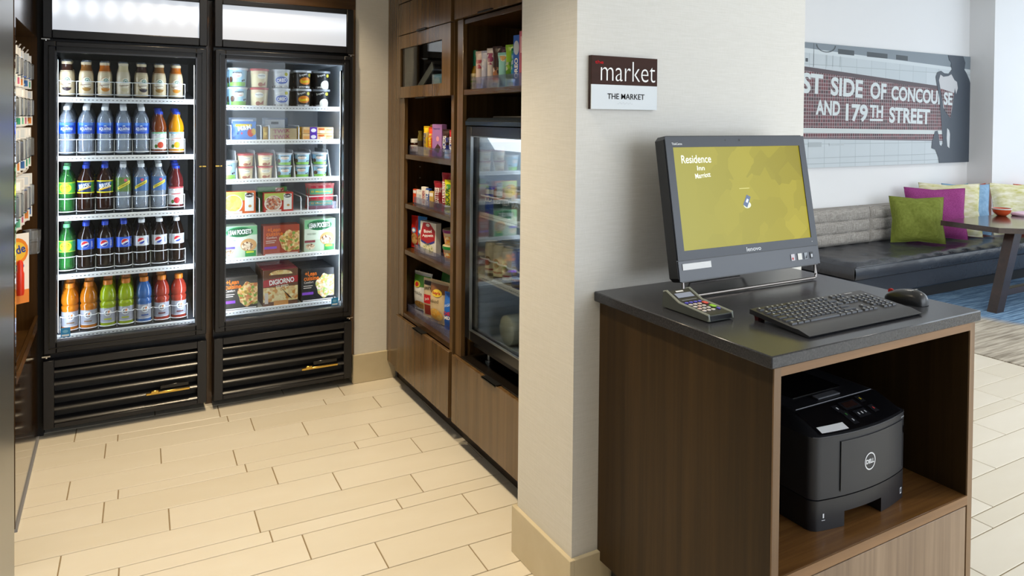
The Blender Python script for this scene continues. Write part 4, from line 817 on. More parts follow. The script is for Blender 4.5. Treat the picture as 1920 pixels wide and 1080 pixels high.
def pt_jerk(m, S, w_, h): m.drect(S, -w_*.4, w_*.4, h*.86, h*.97, P('241c1c'), .0015, 5, 2); m.dtext(S, 'JERKY', 0, h*.76, w_*.66, h*.10, P('2a2422'), .003, 4, .02); m.drect(S, -w_*.34, w_*.30, h*.36, h*.60, P('c81c28'), .0025, 4, 3); m.dtext(S, 'Jack', 0, h*.48, w_*.4, h*.09, P('ffffff'), .004, 8); m.drect(S, -w_*.3, w_*.3, h*.04, h*.32, P('8a2c1c'), .002, 4, 3)
bag('chip_bag', 'white and green chip bag at the left of the lowest snack shelf', (1.42, 3.500, z4+.008), R(-74), .15, .190, .034, 'e6e6e2', pt_white, 'chip bags')
bag('chip_bag', 'dark green chip bag behind the jerky pouch', (1.50, 3.36, z4+.008), R(-90), .15, .215, .034, '3f7a34', lambda m, S, w_, h: m.ddisc(S, 0, h*.7, w_*.14, h*.07, P('d8c83c'), .003), 'chip bags')
bag('chip_bag', 'grey green chip bag behind the tan chip bag', (1.52, 3.16, z4+.008), R(-90), .16, .22, .034, '4a7a5c', lambda m, S, w_, h: m.drect(S, -w_*.46, -w_*.1, h*.4, h*.8, P('c8d0c8'), .002, 4, 4), 'chip bags')
bag('jerky_pouch', 'tan jerky pouch with red square between the chip bags', (1.40, 3.368, z4+.008), R(-72), .092, .185, .014, 'd8c4a0', pt_jerk, None)
bag('chip_bag', 'tan baked chip bag in the middle of the lowest snack shelf', (1.402, 3.232, z4+.008), R(-74), .15, .200, .036, 'd8c098', pt_tan, 'chip bags')
bag('chip_bag', 'bright blue snack mix bag at the right of the lowest shelf', (1.405, 3.085, z4+.008), R(-74), .13, .170, .032, '2468c8', pt_blue, 'chip bags')
# flap door compartment
sbox('tissue_pack', 'light blue toiletries box behind the flap door glass', 3.13, 1.5755, .085, .085, .05, '9fd0e8', lambda m, S, w_, h: (m.ddisc(S, 0, 0, w_*.3, h*.34, P('d8eef6')), m.drect(S, -w_*.5, -w_*.3, -h*.5, h*.5, P('eef6fa'))), x=1.332)
sbox('tissue_pack', 'blue and white toiletries pouch at the right behind the flap door', 3.05, 1.5755, .06, .085, .04, '7ab8d8', lambda m, S, w_, h: m.drect(S, -w_*.2, w_*.5, -h*.2, h*.5, P('e8f2f6')), x=1.335)
t = thing('price_strip', 'pale plastic price strip leaning behind the flap door glass', 'price strip', (1.337, 3.30, 1.5755), R(-90)); o = MB().box(-.12, .12, -.001, .001, -.02, .02, pm('b8b4a8', .4), .0005).build('strip', t); o.location = (0, 0, .072); o.rotation_euler = (0, R(-30), 0)
# above the can cooler
zb = 1.5787; gb = 'snack sticks above the can cooler'
t = thing('sauce_bottle', 'small green capped hot sauce bottle left of the snack sticks', 'bottle', (1.385, 2.825, 1.5768)); MB().lathe([(.018, 0), (.021, .003), (.021, .075), (.012, .10), (.0095, .11)], pm('8a6a1c', .12), 20).build('body', t); MB().lathe([(.0105, .105), (.011, .108), (.011, .172), (.009, .175)], pm('1c7a5c', .35), 16).build('cap', t)
m = MB(); S = cyl(.021); m.drect(S, -.022, .022, .004, .072, P('cfc096'), .0006, 8); m.drect(S, -.022, .022, .034, .040, P('8fae3c'), .001, 8); m.dtext(S, 'PICANTE', 0, .055, .030, .010, P('3a3426'), .0012); m.dtext(S, 'SALSA', 0, .02, .028, .012, P('3a3426'), .0012); o = m.build('label', t); o.rotation_euler.z = R(-70)
for lb, y, h, w_, c, dc in (('pale pink snack stick, first right of the sauce bottle', 2.772, .150, .050, 'd8c4bc', ('b04a5c', .55, .8)), ('silver lilac snack stick, second from the sauce bottle', 2.717, .148, .050, 'b4b4c8', None), ('white snack stick with purple print, third from the sauce bottle', 2.664, .154, .05, 'cfc4c0', ('8a2c5c', .6, .92)),
    ('dark brown snack stick with nuts picture', 2.612, .158, .05, '3a2420', ('a06a44', .1, .5)), ('aqua ice pop pouch with brown top', 2.557, .128, .06, '8fc8c4', ('b8863c', .78, .96)), ('lime green snack pouch with silver edge', 2.500, .155, .05, '8ab82c', ('5a8a1c', .2, .6)), ('green and teal snack pouch next to the tall blue box', 2.462, .138, .038, '2c8a5c', ('2c8ab8', .3, .9))):
    stick(lb, y, zb+.006, w_, h, c, '', '', deco=dc, grp=gb, name='snack_stick')
for lb, y in (('purple wrapped snack stick peeking out behind, left one', 2.68), ('purple wrapped snack stick peeking out behind, right one', 2.60)): stick(lb, y, zb+.006, .05, .164, '7a3a64', '', '', x=1.44, deco=('c890b0', .7, .9), grp=gb, name='snack_stick')
sbox('toothpaste_box', 'tall blue and white box standing in the bay above the can cooler', 2.425, 1.5787, .042, .2, .04, '2f62c0', lambda m, S, w_, h: (m.ddisc(S, 0, h*.25, w_*.4, h*.14, P('c4ccd8')), m.dtext(S, 'OREO', 0, -h*.15, h*.4, w_*.5, P('ffffff'), .0012, 90, .03))); sbox('snack_box', 'tall pink box next to the tall blue box', 2.378, 1.5787, .042, .212, .04, 'c86a7c', lambda m, S, w_, h: m.drect(S, -w_*.3, w_*.3, h*.1, h*.4, P('e8b8c0')))
# ------------------------------------------------------------------ small can cooler in the cabinet
cc = thing('can_cooler', 'small black countertop glass door cooler with cans inside the cabinet bay', 'fridge', (1.6, 2.43, .408))
Y0, Y1, Z0, Z1, XF = 2.085, 2.790, .455, 1.45, 1.325
m = MB()
for b_ in ((XF+.045, 1.86, Y0, Y0+.03, Z0, Z1-.02), (XF+.045, 1.86, Y1-.03, Y1, Z0, Z1-.02), (1.83, 1.86, Y0+.03, Y1-.03, Z0, Z1-.02), (XF+.045, 1.83, Y0+.03, Y1-.03, Z0, Z0+.04), (XF+.045, 1.83, Y0+.03, Y1-.03, Z1-.055, Z1-.02)): m.box(*b_, BLK)
m.build('cabinet_body', cc, True)
LIN2 = pm('aeb8c2', .4, name='cooler_liner'); m = MB()
for b_ in ((XF+.05, 1.83, Y0+.03, Y0+.034, Z0+.04, Z1-.055), (XF+.05, 1.83, Y1-.034, Y1-.03, Z0+.04, Z1-.055), (1.822, 1.83, Y0+.034, Y1-.034, Z0+.04, Z1-.055), (XF+.05, 1.822, Y0+.034, Y1-.034, Z0+.04, Z0+.045), (XF+.05, 1.822, Y0+.034, Y1-.034, Z1-.06, Z1-.055)): m.box(*b_, LIN2)
m.build('liner', cc, True)
m = MB()
for b_ in ((Y0, Y0+.05, Z0+.045, Z1-.03), (Y1-.05, Y1, Z0+.045, Z1-.03), (Y0+.05, Y1-.05, Z0+.045, Z0+.09), (Y0+.05, Y1-.05, Z1-.075, Z1-.03)): m.box(XF, XF+.042, *b_, BLKG, .003)
dr = m.build('door', cc, True); o = MB().box(XF+.014, XF+.018, Y0+.05, Y1-.05, Z0+.09, Z1-.075, GLASS).build('glass_pane', dr); o.location = -cc.location
e = MB()
for b_ in ((Y0+.048, Y0+.052, Z0+.09, Z1-.075), (Y1-.052, Y1-.048, Z0+.09, Z1-.075), (Y0+.05, Y1-.05, Z0+.088, Z0+.092), (Y0+.05, Y1-.05, Z1-.077, Z1-.073)): e.box(XF-.002, XF+.01, *b_, STEEL)
o = e.build('glazing_bead', dr); o.location = -cc.location
MB().prism([(XF-.004, Z1-.028), (XF+.05, Z1-.028), (XF+.05, Z1+.004), (XF+.012, Z1+.004), (XF-.004, Z1-.012)], 'y', Y0, Y1, pm('1c242c', .15)).build('top_cap', cc, True)
MB().box(XF+.06, 1.80, 2.4, 2.66, Z1-.02, Z1+.012, BLKM, .004).build('top_grille', cc, True)
for y in (2.16, 2.70):
    for x in (1.40, 1.80): MB().lathe([(.016, 0), (.016, .008), (.008, .01), (.008, .05)], STEEL, 12, x, y, .408).build('leveling_foot', cc, True)
MB().box(XF+.02, XF+.05, Y1-.03, Y1-.012, Z0+.03, Z0+.04, GOLD).build('hinge', cc, True)
MB().prism([(XF+.07, Z1-.062), (1.70, Z1-.062), (1.70, Z1-.10), (XF+.12, Z1-.135)], 'y', Y0+.04, Y1-.04, pm('f2f6fa', .5, emit=2.2, name='lamp_diffuser')).build('lamp_diffuser', cc, True)
MB().box(XF+.055, XF+.068, Y0+.036, Y0+.048, Z0+.12, Z1-.14, pm('eaf3ff', .5, emit=40, name='hidden_glow_strip')).build('light_strip', cc, True)  # added glowing strip, hidden from view, brightens the can cooler interior
for z in (1.036, .768):
    m = MB().box(1.375, 1.80, Y0+.04, Y1-.036, z-.004, z+.004, WHITE).box(1.368, 1.376, Y0+.04, Y1-.036, z-.010, z+.014, WHITE, .002)
    for k in range(36): m.box(1.3672, 1.368, Y0+.05+k*.0165, Y0+.058+k*.0165, z, z+.003, pm('50565c', .5))
    sh = m.build('shelf', cc, True)
    w_ = MB(); pts = []
    for k in range(8):
        for q in range(7): a = -1+q/3; pts.append((1.384-.012*(1-a*a), 2.718-k*.078-.039*a, z+.085))
    w_.tube(pts, .0035, WIRE, 5); o = w_.build('wire_rail', sh); o.location = -cc.location
def can(label, loc, r, h, body, top, paint, rz, group):
    t = thing('drink_can', label, 'can', loc, rz, group); m = MB().lathe([(r*.78, 0), (r, .008), (r, h-.014), (r*.82, h-.002)], body, 22); S = cyl(r); paint(m, S, h); m.build('body', t)
    MB().lathe([(r*.84, h-.003), (r*.84, h), (r*.78, h), (r*.76, h-.003), (.001, h-.003)], STEEL, 22, caps=False).build('lid', t); return t
cd = [('royal blue', pm('2450c0', .3, .3), 'BUD'), ('dark green', pm('2c4a3c', .3, .2), 'MODELO'), ('green and cream', pm('3a5a4a', .3, .2), 'STELLA'), ('pale gold', pm('b8a878', .3, .2), 'IPA')]
for i in range(6):
    for d in range(2):
        c = cd[min(i, 3) if i < 4 else i % 4]
        can('%s drink can, %s from the left, %s row, upper can cooler shelf' % (c[0], ORD[i].replace('leftmost', 'first'), RW[d]), (1.412+d*.075, 2.702-i*.078, 1.0405), .0335, .122, c[1], 0, (lambda tx: lambda m, S, h: (m.dtext(S, tx, 0, h*.55, .040, .020, P('f0f2f4'), .001, 0, .03), m.drect(S, -.04, .04, h*.74, h*.90, P('d8dce0'), .0006, 10)))(c[2]), R(-70), 'cans on the upper can cooler shelf')
for i in range(6):
    for d in range(2):
        c = pm('d8ccb0', .35) if i % 4 != 3 else pm('2c3a8a', .35)
        can('%s tall drink can, %s from the left, %s row, lower can cooler shelf' % ('cream coloured' if i % 4 != 3 else 'blue and white', ORD[i].replace('leftmost', 'first'), RW[d]), (1.412+d*.075, 2.70-i*.078, .7725), .032, .155, c, 0, lambda m, S, h: (m.drect(S, -.04, .04, h*.22, h*.27, P('9a2c24'), .0006, 10), m.ddisc(S, 0, h*.48, .016, .02, P('8a6a3c'), .0009), m.drect(S, -.04, .04, h*.06, h*.14, P('5a4a3c'), .0006, 10)), R(-70), 'cans on the lower can cooler shelf')
for i, (y, c, lb) in enumerate(((2.60, 'cfd0bc', 'pale round milk jug lying on the can cooler floor'), (2.42, '6a4a30', 'brown round bottle lying on the can cooler floor'))):
    t = thing('jug', lb, 'bottle', (1.42, y, .501)); o = MB().lathe([(.045, 0), (.062, .01), (.064, .15), (.05, .19), (.026, .22), (.024, .25)], pm(c, .2), 22).build('body', t); o.location = (0, 0, .0645); o.rotation_euler = (0, R(90), 0)
    o = MB().lathe([(.027, .24), (.027, .265)], pm('e8e8e4', .4), 16).build('cap', t); o.location = (0, 0, .0645); o.rotation_euler = (0, R(90), 0)
# ------------------------------------------------------------------ desk with stone top
DZ = .939
STN = pm('3a3b40', .22, name='charcoal_quartz'); _n = noise(STN, coords(STN, (260, 260, 260)), 1, 3, .7); setc(STN, ramp(STN, _n, [(.35, '2b2c31'), (.6, '3d3e43'), (.72, '4c4d52')]))
dk = thing('computer_desk', 'walnut computer stand with charcoal stone top and open printer shelf', 'desk', (1.66, 1.4, 0))
def D(name, *b, mt=WOODD, bev=.001): return MB().box(*b, mt, bev).build(name, dk, True)
D('stone_top', 1.245, 2.066, 1.067, 1.7265, DZ-.029, DZ, mt=STN, bev=.0025)
def panel(name, x0, x1, z0, z1):
    D(name, x0, x1, 1.083, 1.7265, z0, z1)
panel('side_panel', 1.267, 1.289, .13, DZ-.03); panel('side_panel', 2.037, 2.059, .13, DZ-.03)
for x0 in (1.267, 2.037): D('edge_band', x0, x0+.022, 1.079, 1.083, .13, DZ-.03, mt=WEDGE, bev=0)
D('top_rail', 1.289, 2.037, 1.083, 1.7265, DZ-.054, DZ-.03, mt=WOODX); D('edge_band', 1.289, 2.037, 1.079, 1.083, DZ-.054, DZ-.03, mt=WEDGEX, bev=0)
D('shelf', 1.289, 2.037, 1.083, 1.70, .405, .430, mt=wood('walnut_shelf_grain', [(.26, '452d18'), (.46, '684727'), (.6, '80592f'), (.78, '9a7042')], (2.2, 70, 70), .25, .1)); D('edge_band', 1.289, 2.037, 1.079, 1.083, .405, .430, mt=WEDGEX, bev=0)
D('back_panel', 1.289, 2.037, 1.70, 1.715, .13, DZ-.054)
FRT = wood('walnut_front_light', [(.28, '6b5644'), (.46, '8a725b'), (.6, '9d846b'), (.75, 'ae957b')], (70, 70, 2.2), .35, 0)
D('door_front', 1.291, 2.035, 1.081, 1.10, .135, .400, mt=FRT); D('bottom', 1.289, 2.037, 1.10, 1.70, .13, .15); D('kick_base', 1.30, 2.03, 1.14, 1.70, 0, .13, mt=BLKM)
# ------------------------------------------------------------------ printer
PB = pm('1c1d22', .35, name='printer_black'); PG = pm('25262b', .42, name='printer_charcoal'); PGL = pm('0d0d10', .18, name='printer_gloss')
pr = thing('laser_printer', 'black laser printer on the open shelf of the desk', 'printer', (1.699, 1.35, .43))
pc_, hw = 1.699, .191
def yf(x):
    d = max(0, abs(x-pc_)-(hw-.02)); return 1.164-.024*(1-((x-pc_)/hw)**2)+.02-math.sqrt(max(0, .0004-d*d))
def plan(x0, x1, n=10, yb=1.535):
    n *= 3; ee = sorted([x0+(x1-x0)*k/n for k in range(n+1)]+[q for q in (pc_-hw+.0006, pc_-hw+.002, pc_+hw-.0006, pc_+hw-.002) if x0 < q < x1]); return [(q, yf(q)) for q in ee]+[(x1, yb), (x0, yb)]
xa, xb = pc_-hw, pc_+hw
MB().prism(plan(xa, 1.608, 6), 'z', .4305, .506, PB).prism(plan(1.752, xb, 6), 'z', .4305, .506, PB).prism(plan(1.608, 1.752, 6), 'z', .468, .506, PB).build('paper_tray', pr, True)
MB().prism(plan(xa, xb, 14), 'z', .509, .664, PG).build('body', pr, True)
# top shell: front edge curve up to the hinge line, shoulders at both sides
m = MB(); n = 14
def topshell(u, v):
    x = xa+2*hw*u; sh = min(1, min(u, 1-u)/.07)
    if v < .34: y = yf(x)+(1.243-yf(x))*(v/.34); z = .664+(.036*sh)*(v/.34)**.8
    else: y = 1.243+(1.535-1.243)*((v-.34)/.66); z = .664+.036*sh-(.03*max(0, (v-.8)/.2))*sh
    return (x, y, z)
m.grid(topshell, 60, 15, PB); m.build('top_shell', pr, True)
def Sf(x, y, o=0): return (pc_+x, yf(pc_+x)-o, y)
Sf.maxe = .02
m = MB(); m.drect(Sf, -.108, .160, .521, .648, PG, .0028, 14, 1); m.drect(Sf, -.108, -.1065, .521, .648, PGL, .003, 1, 1); m.drect(Sf, .1585, .160, .521, .648, PGL, .003, 1, 1)
m.grid(lambda u, v: Sf(-.108+.268*u, .648, .0028*v), 14, 1, PG); door = m.build('front_door', pr, True)
m = MB(); cx, cz = -.003, .579
for k in range(28):
    a0, a1 = R(360*k/28), R(360*(k+1)/28); ra, rb = .0185, .0215
    m.dpoly(Sf, [(cx+ra*math.cos(a0), cz+ra*math.sin(a0)*1.05), (cx+rb*math.cos(a0), cz+rb*math.sin(a0)*1.05), (cx+rb*math.cos(a1), cz+rb*math.sin(a1)*1.05), (cx+ra*math.cos(a1), cz+ra*math.sin(a1)*1.05)], pm('e4e6ea', .3), .0036)
m.dtext(Sf, 'DELL', cx, cz, .032, .0115, pm('e4e6ea', .3), .0036, 0, .04); o = m.build('emblem', door); o.location = -pr.location
MB().dtext(Sf, '1', -.158, .468, .004, .011, P('e6e8ee'), .001).drect(Sf, -.163, -.153, .456, .458, P('c8ccd4'), .001).build('tray_number', pr, True)
MB().drect(Sf, .154, .164, .446, .462, P('d8dce4'), .001).drect(Sf, .156, .162, .449, .459, P('24262c'), .0014).build('tray_icon', pr, True)
MB().ddisc(Sf, .172, .618, .006, .011, PGL, .001).build('usb_port', pr, True)
MB().dtext(Sf, 'B2360dn', .164, .654, .018, .004, P('b8bcc4'), .001).build('model_text', pr, True)
# control panel on the slope
def Sp(x, y, o=0):
    u = .5+x/(2*hw); p = topshell(u, y*.34); return (p[0], p[1]-o*.4, p[2]+o*.9)
m = MB(); m.drect(Sp, -.165, .165, .06, .97, PGL, .0012, 16, 4); cp = m.build('control_panel', pr, True)
m = MB(); m.drect(Sp, -.012, .052, .58, .86, PB, .0022, 3, 1); m.drect(Sp, -.004, .044, .64, .82, pm('2a1a18', .2), .003, 2, 1)
for x, y, c in ((-.035, .70, 'e8eaee'), (.075, .80, 'd8c030'), (.010, .40, 'c8ccd2'), (.024, .40, 'e8eaee'), (.038, .40, 'c8ccd2'), (.078, .42, 'c83c3c'), (-.03, .28, 'c8ccd2'), (-.03, .48, '3c7a3c')):
    m.drect(Sp, x-.010, x+.010, y-.12, y+.12, PB, .0024); m.drect(Sp, x-.002, x+.002, y-.035, y+.035, P(c), .0034)
o = m.build('buttons', cp); o.location = -pr.location
MB().drect(Sp, -.158, -.070, .09, .29, pm('e8e9ec', .5), .0032, 4, 1).build('address_sticker', pr, True)
MB().tube([(pc_-.155+.31*k/8, 1.245, .7005) for k in range(9)], .0011, pm('8a8e96', .3), 5).build('hinge_line', pr, True)
MB().tube([(xa+.006+(2*hw-.012)*k/30, yf(xa+.006+(2*hw-.012)*k/30)+.0004, .6645) for k in range(31)], .0016, PG, 6).build('front_edge', pr, True)
MB().box(1.60, 1.80, 1.30, 1.50, .6995, .7015, PGL, .0005).box(1.655, 1.745, 1.262, 1.285, .7, .7045, pm('5a5c62', .25), .001).build('output_tray', pr, True)
# ------------------------------------------------------------------ all-in-one monitor
TILT = math.atan2(.075, .416); mo = thing('all_in_one_computer', 'black all-in-one computer with a lime screen on the desk', 'computer', (1.695, 1.52, DZ))
MC = pm('3b404b', .38, name='monitor_slate'); MK = pm('141519', .3, name='monitor_black')
st_, ct = math.sin(TILT), math.cos(TILT); HWM, HM, ZB = .3015, .4225, .051
Sm = lambda x, y, o=0: (x, y*st_-o*ct, ZB+y*ct+o*st_)
def slab(m, x0, x1, y0, y1, o0, o1, mt, c=0):
    pts = [(x0+c, y0), (x1-c, y0), (x1, y0+c), (x1, y1-c), (x1-c, y1), (x0+c, y1), (x0, y1-c), (x0, y0+c)] if c else [(x0, y0), (x1, y0), (x1, y1), (x0, y1)]
    n = len(pts); V = [Sm(*p, o0) for p in pts]+[Sm(*p, o1) for p in pts]
    m.add(V, [tuple(range(n))[::-1], tuple(range(n, 2*n))]+[(k, (k+1) % n, n+(k+1) % n, n+k) for k in range(n)], mt)
m = MB(); slab(m, -HWM, HWM, 0, HM, -.042, -.004, MK, .012); slab(m, -.2, .2, .05, .33, -.07, -.042, MK, .03); m.build('rear_housing', mo)
m = MB(); SX, SY0, SY1 = .272, .088, .388
for a in ((-HWM+.003, -SX, .062, HM-.003), (SX, HWM-.003, .062, HM-.003), (-SX, SX, SY1, HM-.003), (-SX, SX, .062, SY0)): slab(m, *a, -.004, .0, MC)
m.build('bezel', mo)
m = MB(); slab(m, -HWM+.003, HWM-.003, .003, .060, -.004, -.001, pm('363b46', .22, name='monitor_chin')); m.build('chin', mo)
SCR = pm('b4b040', .35, spec=.15, name='lime_screen'); Nn, Ll, bs = nodes(SCR)
v = coords(SCR, (7, 7, 7), (0, R(38), 0)); vo = Nn.new('ShaderNodeTexVoronoi'); vo.distance = 'CHEBYCHEV'; vo.inputs['Scale'].default_value = 1.6; Ll.new(v, vo.inputs['Vector'])
c_ = ramp(SCR, vo.outputs['Color'], [(.1, 'a09420'), (.5, 'b2a526'), (.9, 'c4b632')]); bs.inputs['Base Color'].default_value = (.02, .02, .02, 1)
gx = Nn.new('ShaderNodeTexCoord'); sp2 = Nn.new('ShaderNodeSeparateXYZ'); Ll.new(gx.outputs['Object'], sp2.inputs[0]); mr2 = Nn.new('ShaderNodeMapRange'); mr2.inputs[1].default_value = -.27; mr2.inputs[2].default_value = .27; Ll.new(sp2.outputs[0], mr2.inputs[0])
c2_ = mix(SCR, mr2.outputs[0], lin('b9b356'), c_); Ll.new(c2_, bs.inputs['Emission Color']); bs.inputs['Emission Strength'].default_value = .9
m = MB(); slab(m, -SX, SX, SY0, SY1, -.006, -.003, SCR); sc = m.build('screen', mo)
WE = pm('e4e8d8', .4, emit=.6, name='screen_white'); m = MB()
m.dtext(Sm, 'Residence', -.184, .352, .118, .024, WE, -.0022, 0, .012); m.dtext(Sm, 'Inn', -.170, .325, .030, .014, WE, -.0022, 0, .015); m.dtext(Sm, 'Marriott', -.165, .303, .062, .015, WE, -.0022, 4, .015); m.build('logo_text', sc); m = MB()
m.drect(Sm, -.022, .022, .2565, .2585, pm('b8b468', .4, emit=.75), -.0022); m.ddisc(Sm, .004, .206, .016, .010, pm('c8d0b8', .4, emit=.6), -.0022); m.dpoly(Sm, [(-.014, .208), (.006, .238), (.022, .230), (.002, .198)], pm('4a5a7a', .4, emit=.6), -.0018); m.dpoly(Sm, [(-.002, .216), (.005, .226), (.012, .222), (.005, .212)], pm('c8d4e0', .4, emit=.6), -.0015)
m.build('usb_icon', sc)
m = MB(); m.dtext(Sm, 'lenovo', .006, .073, .062, .013, pm('d8dade', .3), .0006, 0, .02); m.build('brand_text', mo); m = MB(); m.dtext(Sm, 'ThinkCentre', -.256, .398, .040, .0075, P('e6e8ec'), .0006, 0, .02); m.build('model_text', mo)
MB().ddisc(Sm, -.06, .408, .0022, .0022, P('101014'), .0006).build('microphone', mo); MB().ddisc(Sm, .0, .408, .0035, .0035, P('08080a'), .0006).build('webcam', mo)
MB().drect(Sm, -.285, -.175, .034, .052, pm('eceef0', .5), .0006).build('asset_label', mo)
for x0, x1, c in ((.165, .182, 'd8d4dc'), (.196, .215, 'e8e8e4'), (.226, .241, '9aa0aa'), (.254, .268, '20242c')):
    m = MB().drect(Sm, x0, x1, .022, .042, P(c), .0006)
    if x0 == .165: m.ddisc(Sm, .172, .028, .004, .004, P('c03030'), .001)
    if x0 == .226: m.dpoly(Sm, [(.228, .024), (.239, .036), (.239, .024)], P('20242a'), .001)
    if x0 == .254: m.drect(Sm, .257, .265, .026, .036, P('c8ccd4'), .001)
    m.build('sticker', mo)
MB().ddisc(Sm, .272, .075, .0012, .0012, P('f0f4f0'), .0006).build('power_light', mo)
ROD = pm('8f8986', .3, 1, name='stand_rod')
MB().tube([(-.275, .02, .06), (-.275, .012, .02), (-.272, .010, .009), (-.262, .010, .006), (.278, .010, .006), (.288, .010, .009), (.291, .012, .02), (.291, .02, .06)], .0045, ROD, 8).build('stand_bar', mo)
MB().tube([(-.12, .09, .10), (-.12, .16, .012), (-.11, .165, .005), (.11, .165, .005), (.12, .16, .012), (.12, .09, .10)], .0045, ROD, 8).build('rear_prop', mo)
# ------------------------------------------------------------------ keyboard
KB = pm('26272c', .38, name='keyboard_black'); KY = pm('1b1c20', .35, name='key_black')
kb = thing('keyboard', 'black full size keyboard lying on the stone desk top', 'keyboard', (1.648, 1.205, DZ))
MB().prism([(.090, .028), (.090, .016), (-.088, .0015), (-.092, .006), (-.060, .0145), (-.045, .0145), (.083, .0275)], 'x', -.223, .223, KB).build('base', kb)
for x in (-.2, .2): MB().prism([(.086, .016), (.070, .0145), (.072, .0), (.082, .0)], 'x', x-.012, x+.012, pm('5a1f22', .4)).build('fold_out_foot', kb)
U = .01865; zk = lambda y: .0145+(y+.045)*(.013/.128)
km = {}
def key(x, y, w_):
    k = round(w_, 4)
    if k not in km:
        h = .0158; V = [(-w_/2+.001, -h/2+.001, 0), (w_/2-.001, -h/2+.001, 0), (w_/2-.001, h/2-.001, 0), (-w_/2+.001, h/2-.001, 0), (-w_/2+.0022, -h/2+.002, .0042), (w_/2-.0022, -h/2+.002, .0042), (w_/2-.0022, h/2-.003, .0036), (-w_/2+.0022, h/2-.003, .0036)]
        m = MB(); m.add(V, [(0, 1, 5, 4), (1, 2, 6, 5), (2, 3, 7, 6), (3, 0, 4, 7)], pm('4c4f56', .35)); m.add(V, [(4, 5, 6, 7)], KY)
        if w_ < .03: m.add([(-.003, -.001, .0046), (.001, -.001, .0046), (.001, .004, .0045), (-.003, .004, .0045)], [(0, 1, 2, 3)], P('cfd3d9'))
        o = m.build('key', kb, smooth=0); km[k] = o.data
    else: o = bpy.data.objects.new('key', km[k]); COL.objects.link(o); o.parent = kb
    o.location = (x, y, zk(y)); o.rotation_euler = (R(5.8), 0, 0)
rows_ = [(.0735, [1, -.6, 1, 1, 1, 1, -.4, 1, 1, 1, 1, -.4, 1, 1, 1, 1]), (.051, [1]*13+[2]), (.032, [1.5]+[1]*12+[1.5]), (.013, [1.8]+[1]*11+[2.2]), (-.006, [2.3]+[1]*10+[2.7]), (-.025, [1.25, 1.25, 1.25, 6.25, 1.25, 1.25, 1.25, 1.25])]
for y, ws_ in rows_:
    x = -.212
    for a in ws_:
        if a > 0: key(x+a*U*.98/2, y, a*U*.98-.0015)
        x += abs(a)*U*.98
    if y > .02 or y < -.0:
        for j in range(3):
            if y in (.0735, .051, .032, -.025) or (y == -.006 and j == 1): key(.078+j*U, y, U-.0015)
    if y < .07:
        for j in range(4):
            if not (y == -.025 and j == 0): key(.1405+j*U*.98, y, U-.0025)
MB().dtext(plane((.155, .079, .0286), (1, 0, 0), (0, 1, .1)), 'lenovo', 0, 0, .030, .005, P('e4e6ea'), .0006, 0, .02).build('logo', kb)
# ------------------------------------------------------------------ mouse
ms = thing('mouse', 'black wired mouse with red scroll wheel beside the keyboard', 'mouse', (1.968, 1.218, DZ), R(4))
def shell(u, v):
    a = -math.pi/2+math.pi*v; y = math.sin(a)*.057; w_ = .031*math.cos(a)**.55*(1-.08*math.sin(a)) if abs(math.cos(a)) > 1e-6 else 0; h = .037*max(0, math.cos(a))**.6*(1-.28*math.sin(a))
    b_ = math.pi*u; return (-w_*math.cos(b_), y, .001+h*math.sin(b_)**.7)
MB().grid(shell, 16, 18, pm('1d1e22', .3, name='mouse_black')).build('shell', ms, smooth=80)
MB().lathe([(.006, -.003), (.009, -.0015), (.009, .0015), (.006, .003)], pm('c01c20', .4), 16).build('scroll_wheel', ms, loc=(0, .043, .0215), rot=(0, R(90), 0))
MB().dtext(plane((0, -.022, .0385), (1, 0, 0), (0, .97, .12)), 'lenovo', 0, 0, .030, .006, P('d8dade'), .0012, 0, .02).build('logo', ms)
# ------------------------------------------------------------------ card terminal
tm = thing('card_terminal', 'grey card payment terminal with coloured keys on the desk', 'card terminal', (1.349, 1.40, DZ))
TG = pm('4f5452', .45, name='terminal_grey'); TD = pm('26272c', .3, name='terminal_dark'); TE = pm('8e948e', .4, name='terminal_trim')
prof = [(-.080, .003), (-.080, .018), (.028, .026), (.078, .047), (.090, .043), (.094, .003)]
MB().prism(prof, 'x', -.043, .043, TG).build('body', tm)
def edge(y):
    p = prof[1:5]
    for (a, b_), (c, d_) in zip(p, p[1:]):
        if a <= y <= c: return b_+(d_-b_)*(y-a)/(c-a)
    return p[-1][1]
for s in (-1, 1):
    MB().tube([(s*.0405, y, z+.0006) for y, z in [(-.0805, .004)]+prof[1:5]], .0034, TE, 6).build('trim_rail', tm)
St = lambda x, y, o=0: (x, y, edge(y)+o)
MB().drect(St, -.037, .037, -.076, .027, TD, .0008).drect(St, -.037, .037, .0285, .077, TD, .0008).build('face_plate', tm)
m = MB(); m.drect(St, -.029, .029, .044, .062, pm('8a94ae', .2), .0018); tsc = m.build('display', tm)
MB().drect(St, -.016, .010, .067, .072, P('e6e8ea'), .0016).drect(St, -.026, .026, .033, .035, P('8a8c90'), .0016).build('brand_mark', tm)
MB().box(-.036, .036, -.0815, -.079, .005, .0165, TD, .0005).build('front_plate', tm)
kc = {'b': '5a56c8', 'w': 'cfccc8', 'r': 'e2564a', 'g': '9ad83c'}
for r_, line in enumerate(('bbbbr', 'wwwr.', 'wwwg.', 'wwwb.')):
    if r_ == 0:
        for j in range(4): MB().box(-.005, .005, -.004, .004, 0, .004, pm(kc['b'], .4), .0015).build('button', tm, loc=(-.026+j*.0155, .017, edge(.017)))
        continue
    y = .001-(r_-1)*.0165
    for j in range(3): MB().box(-.0052, .0052, -.0045, .0045, 0, .004, pm('cfc8c4' if (j+r_) % 3 else 'd8bdb4', .4), .0015).build('button', tm, loc=(-.026+j*.0155, y, edge(y)))
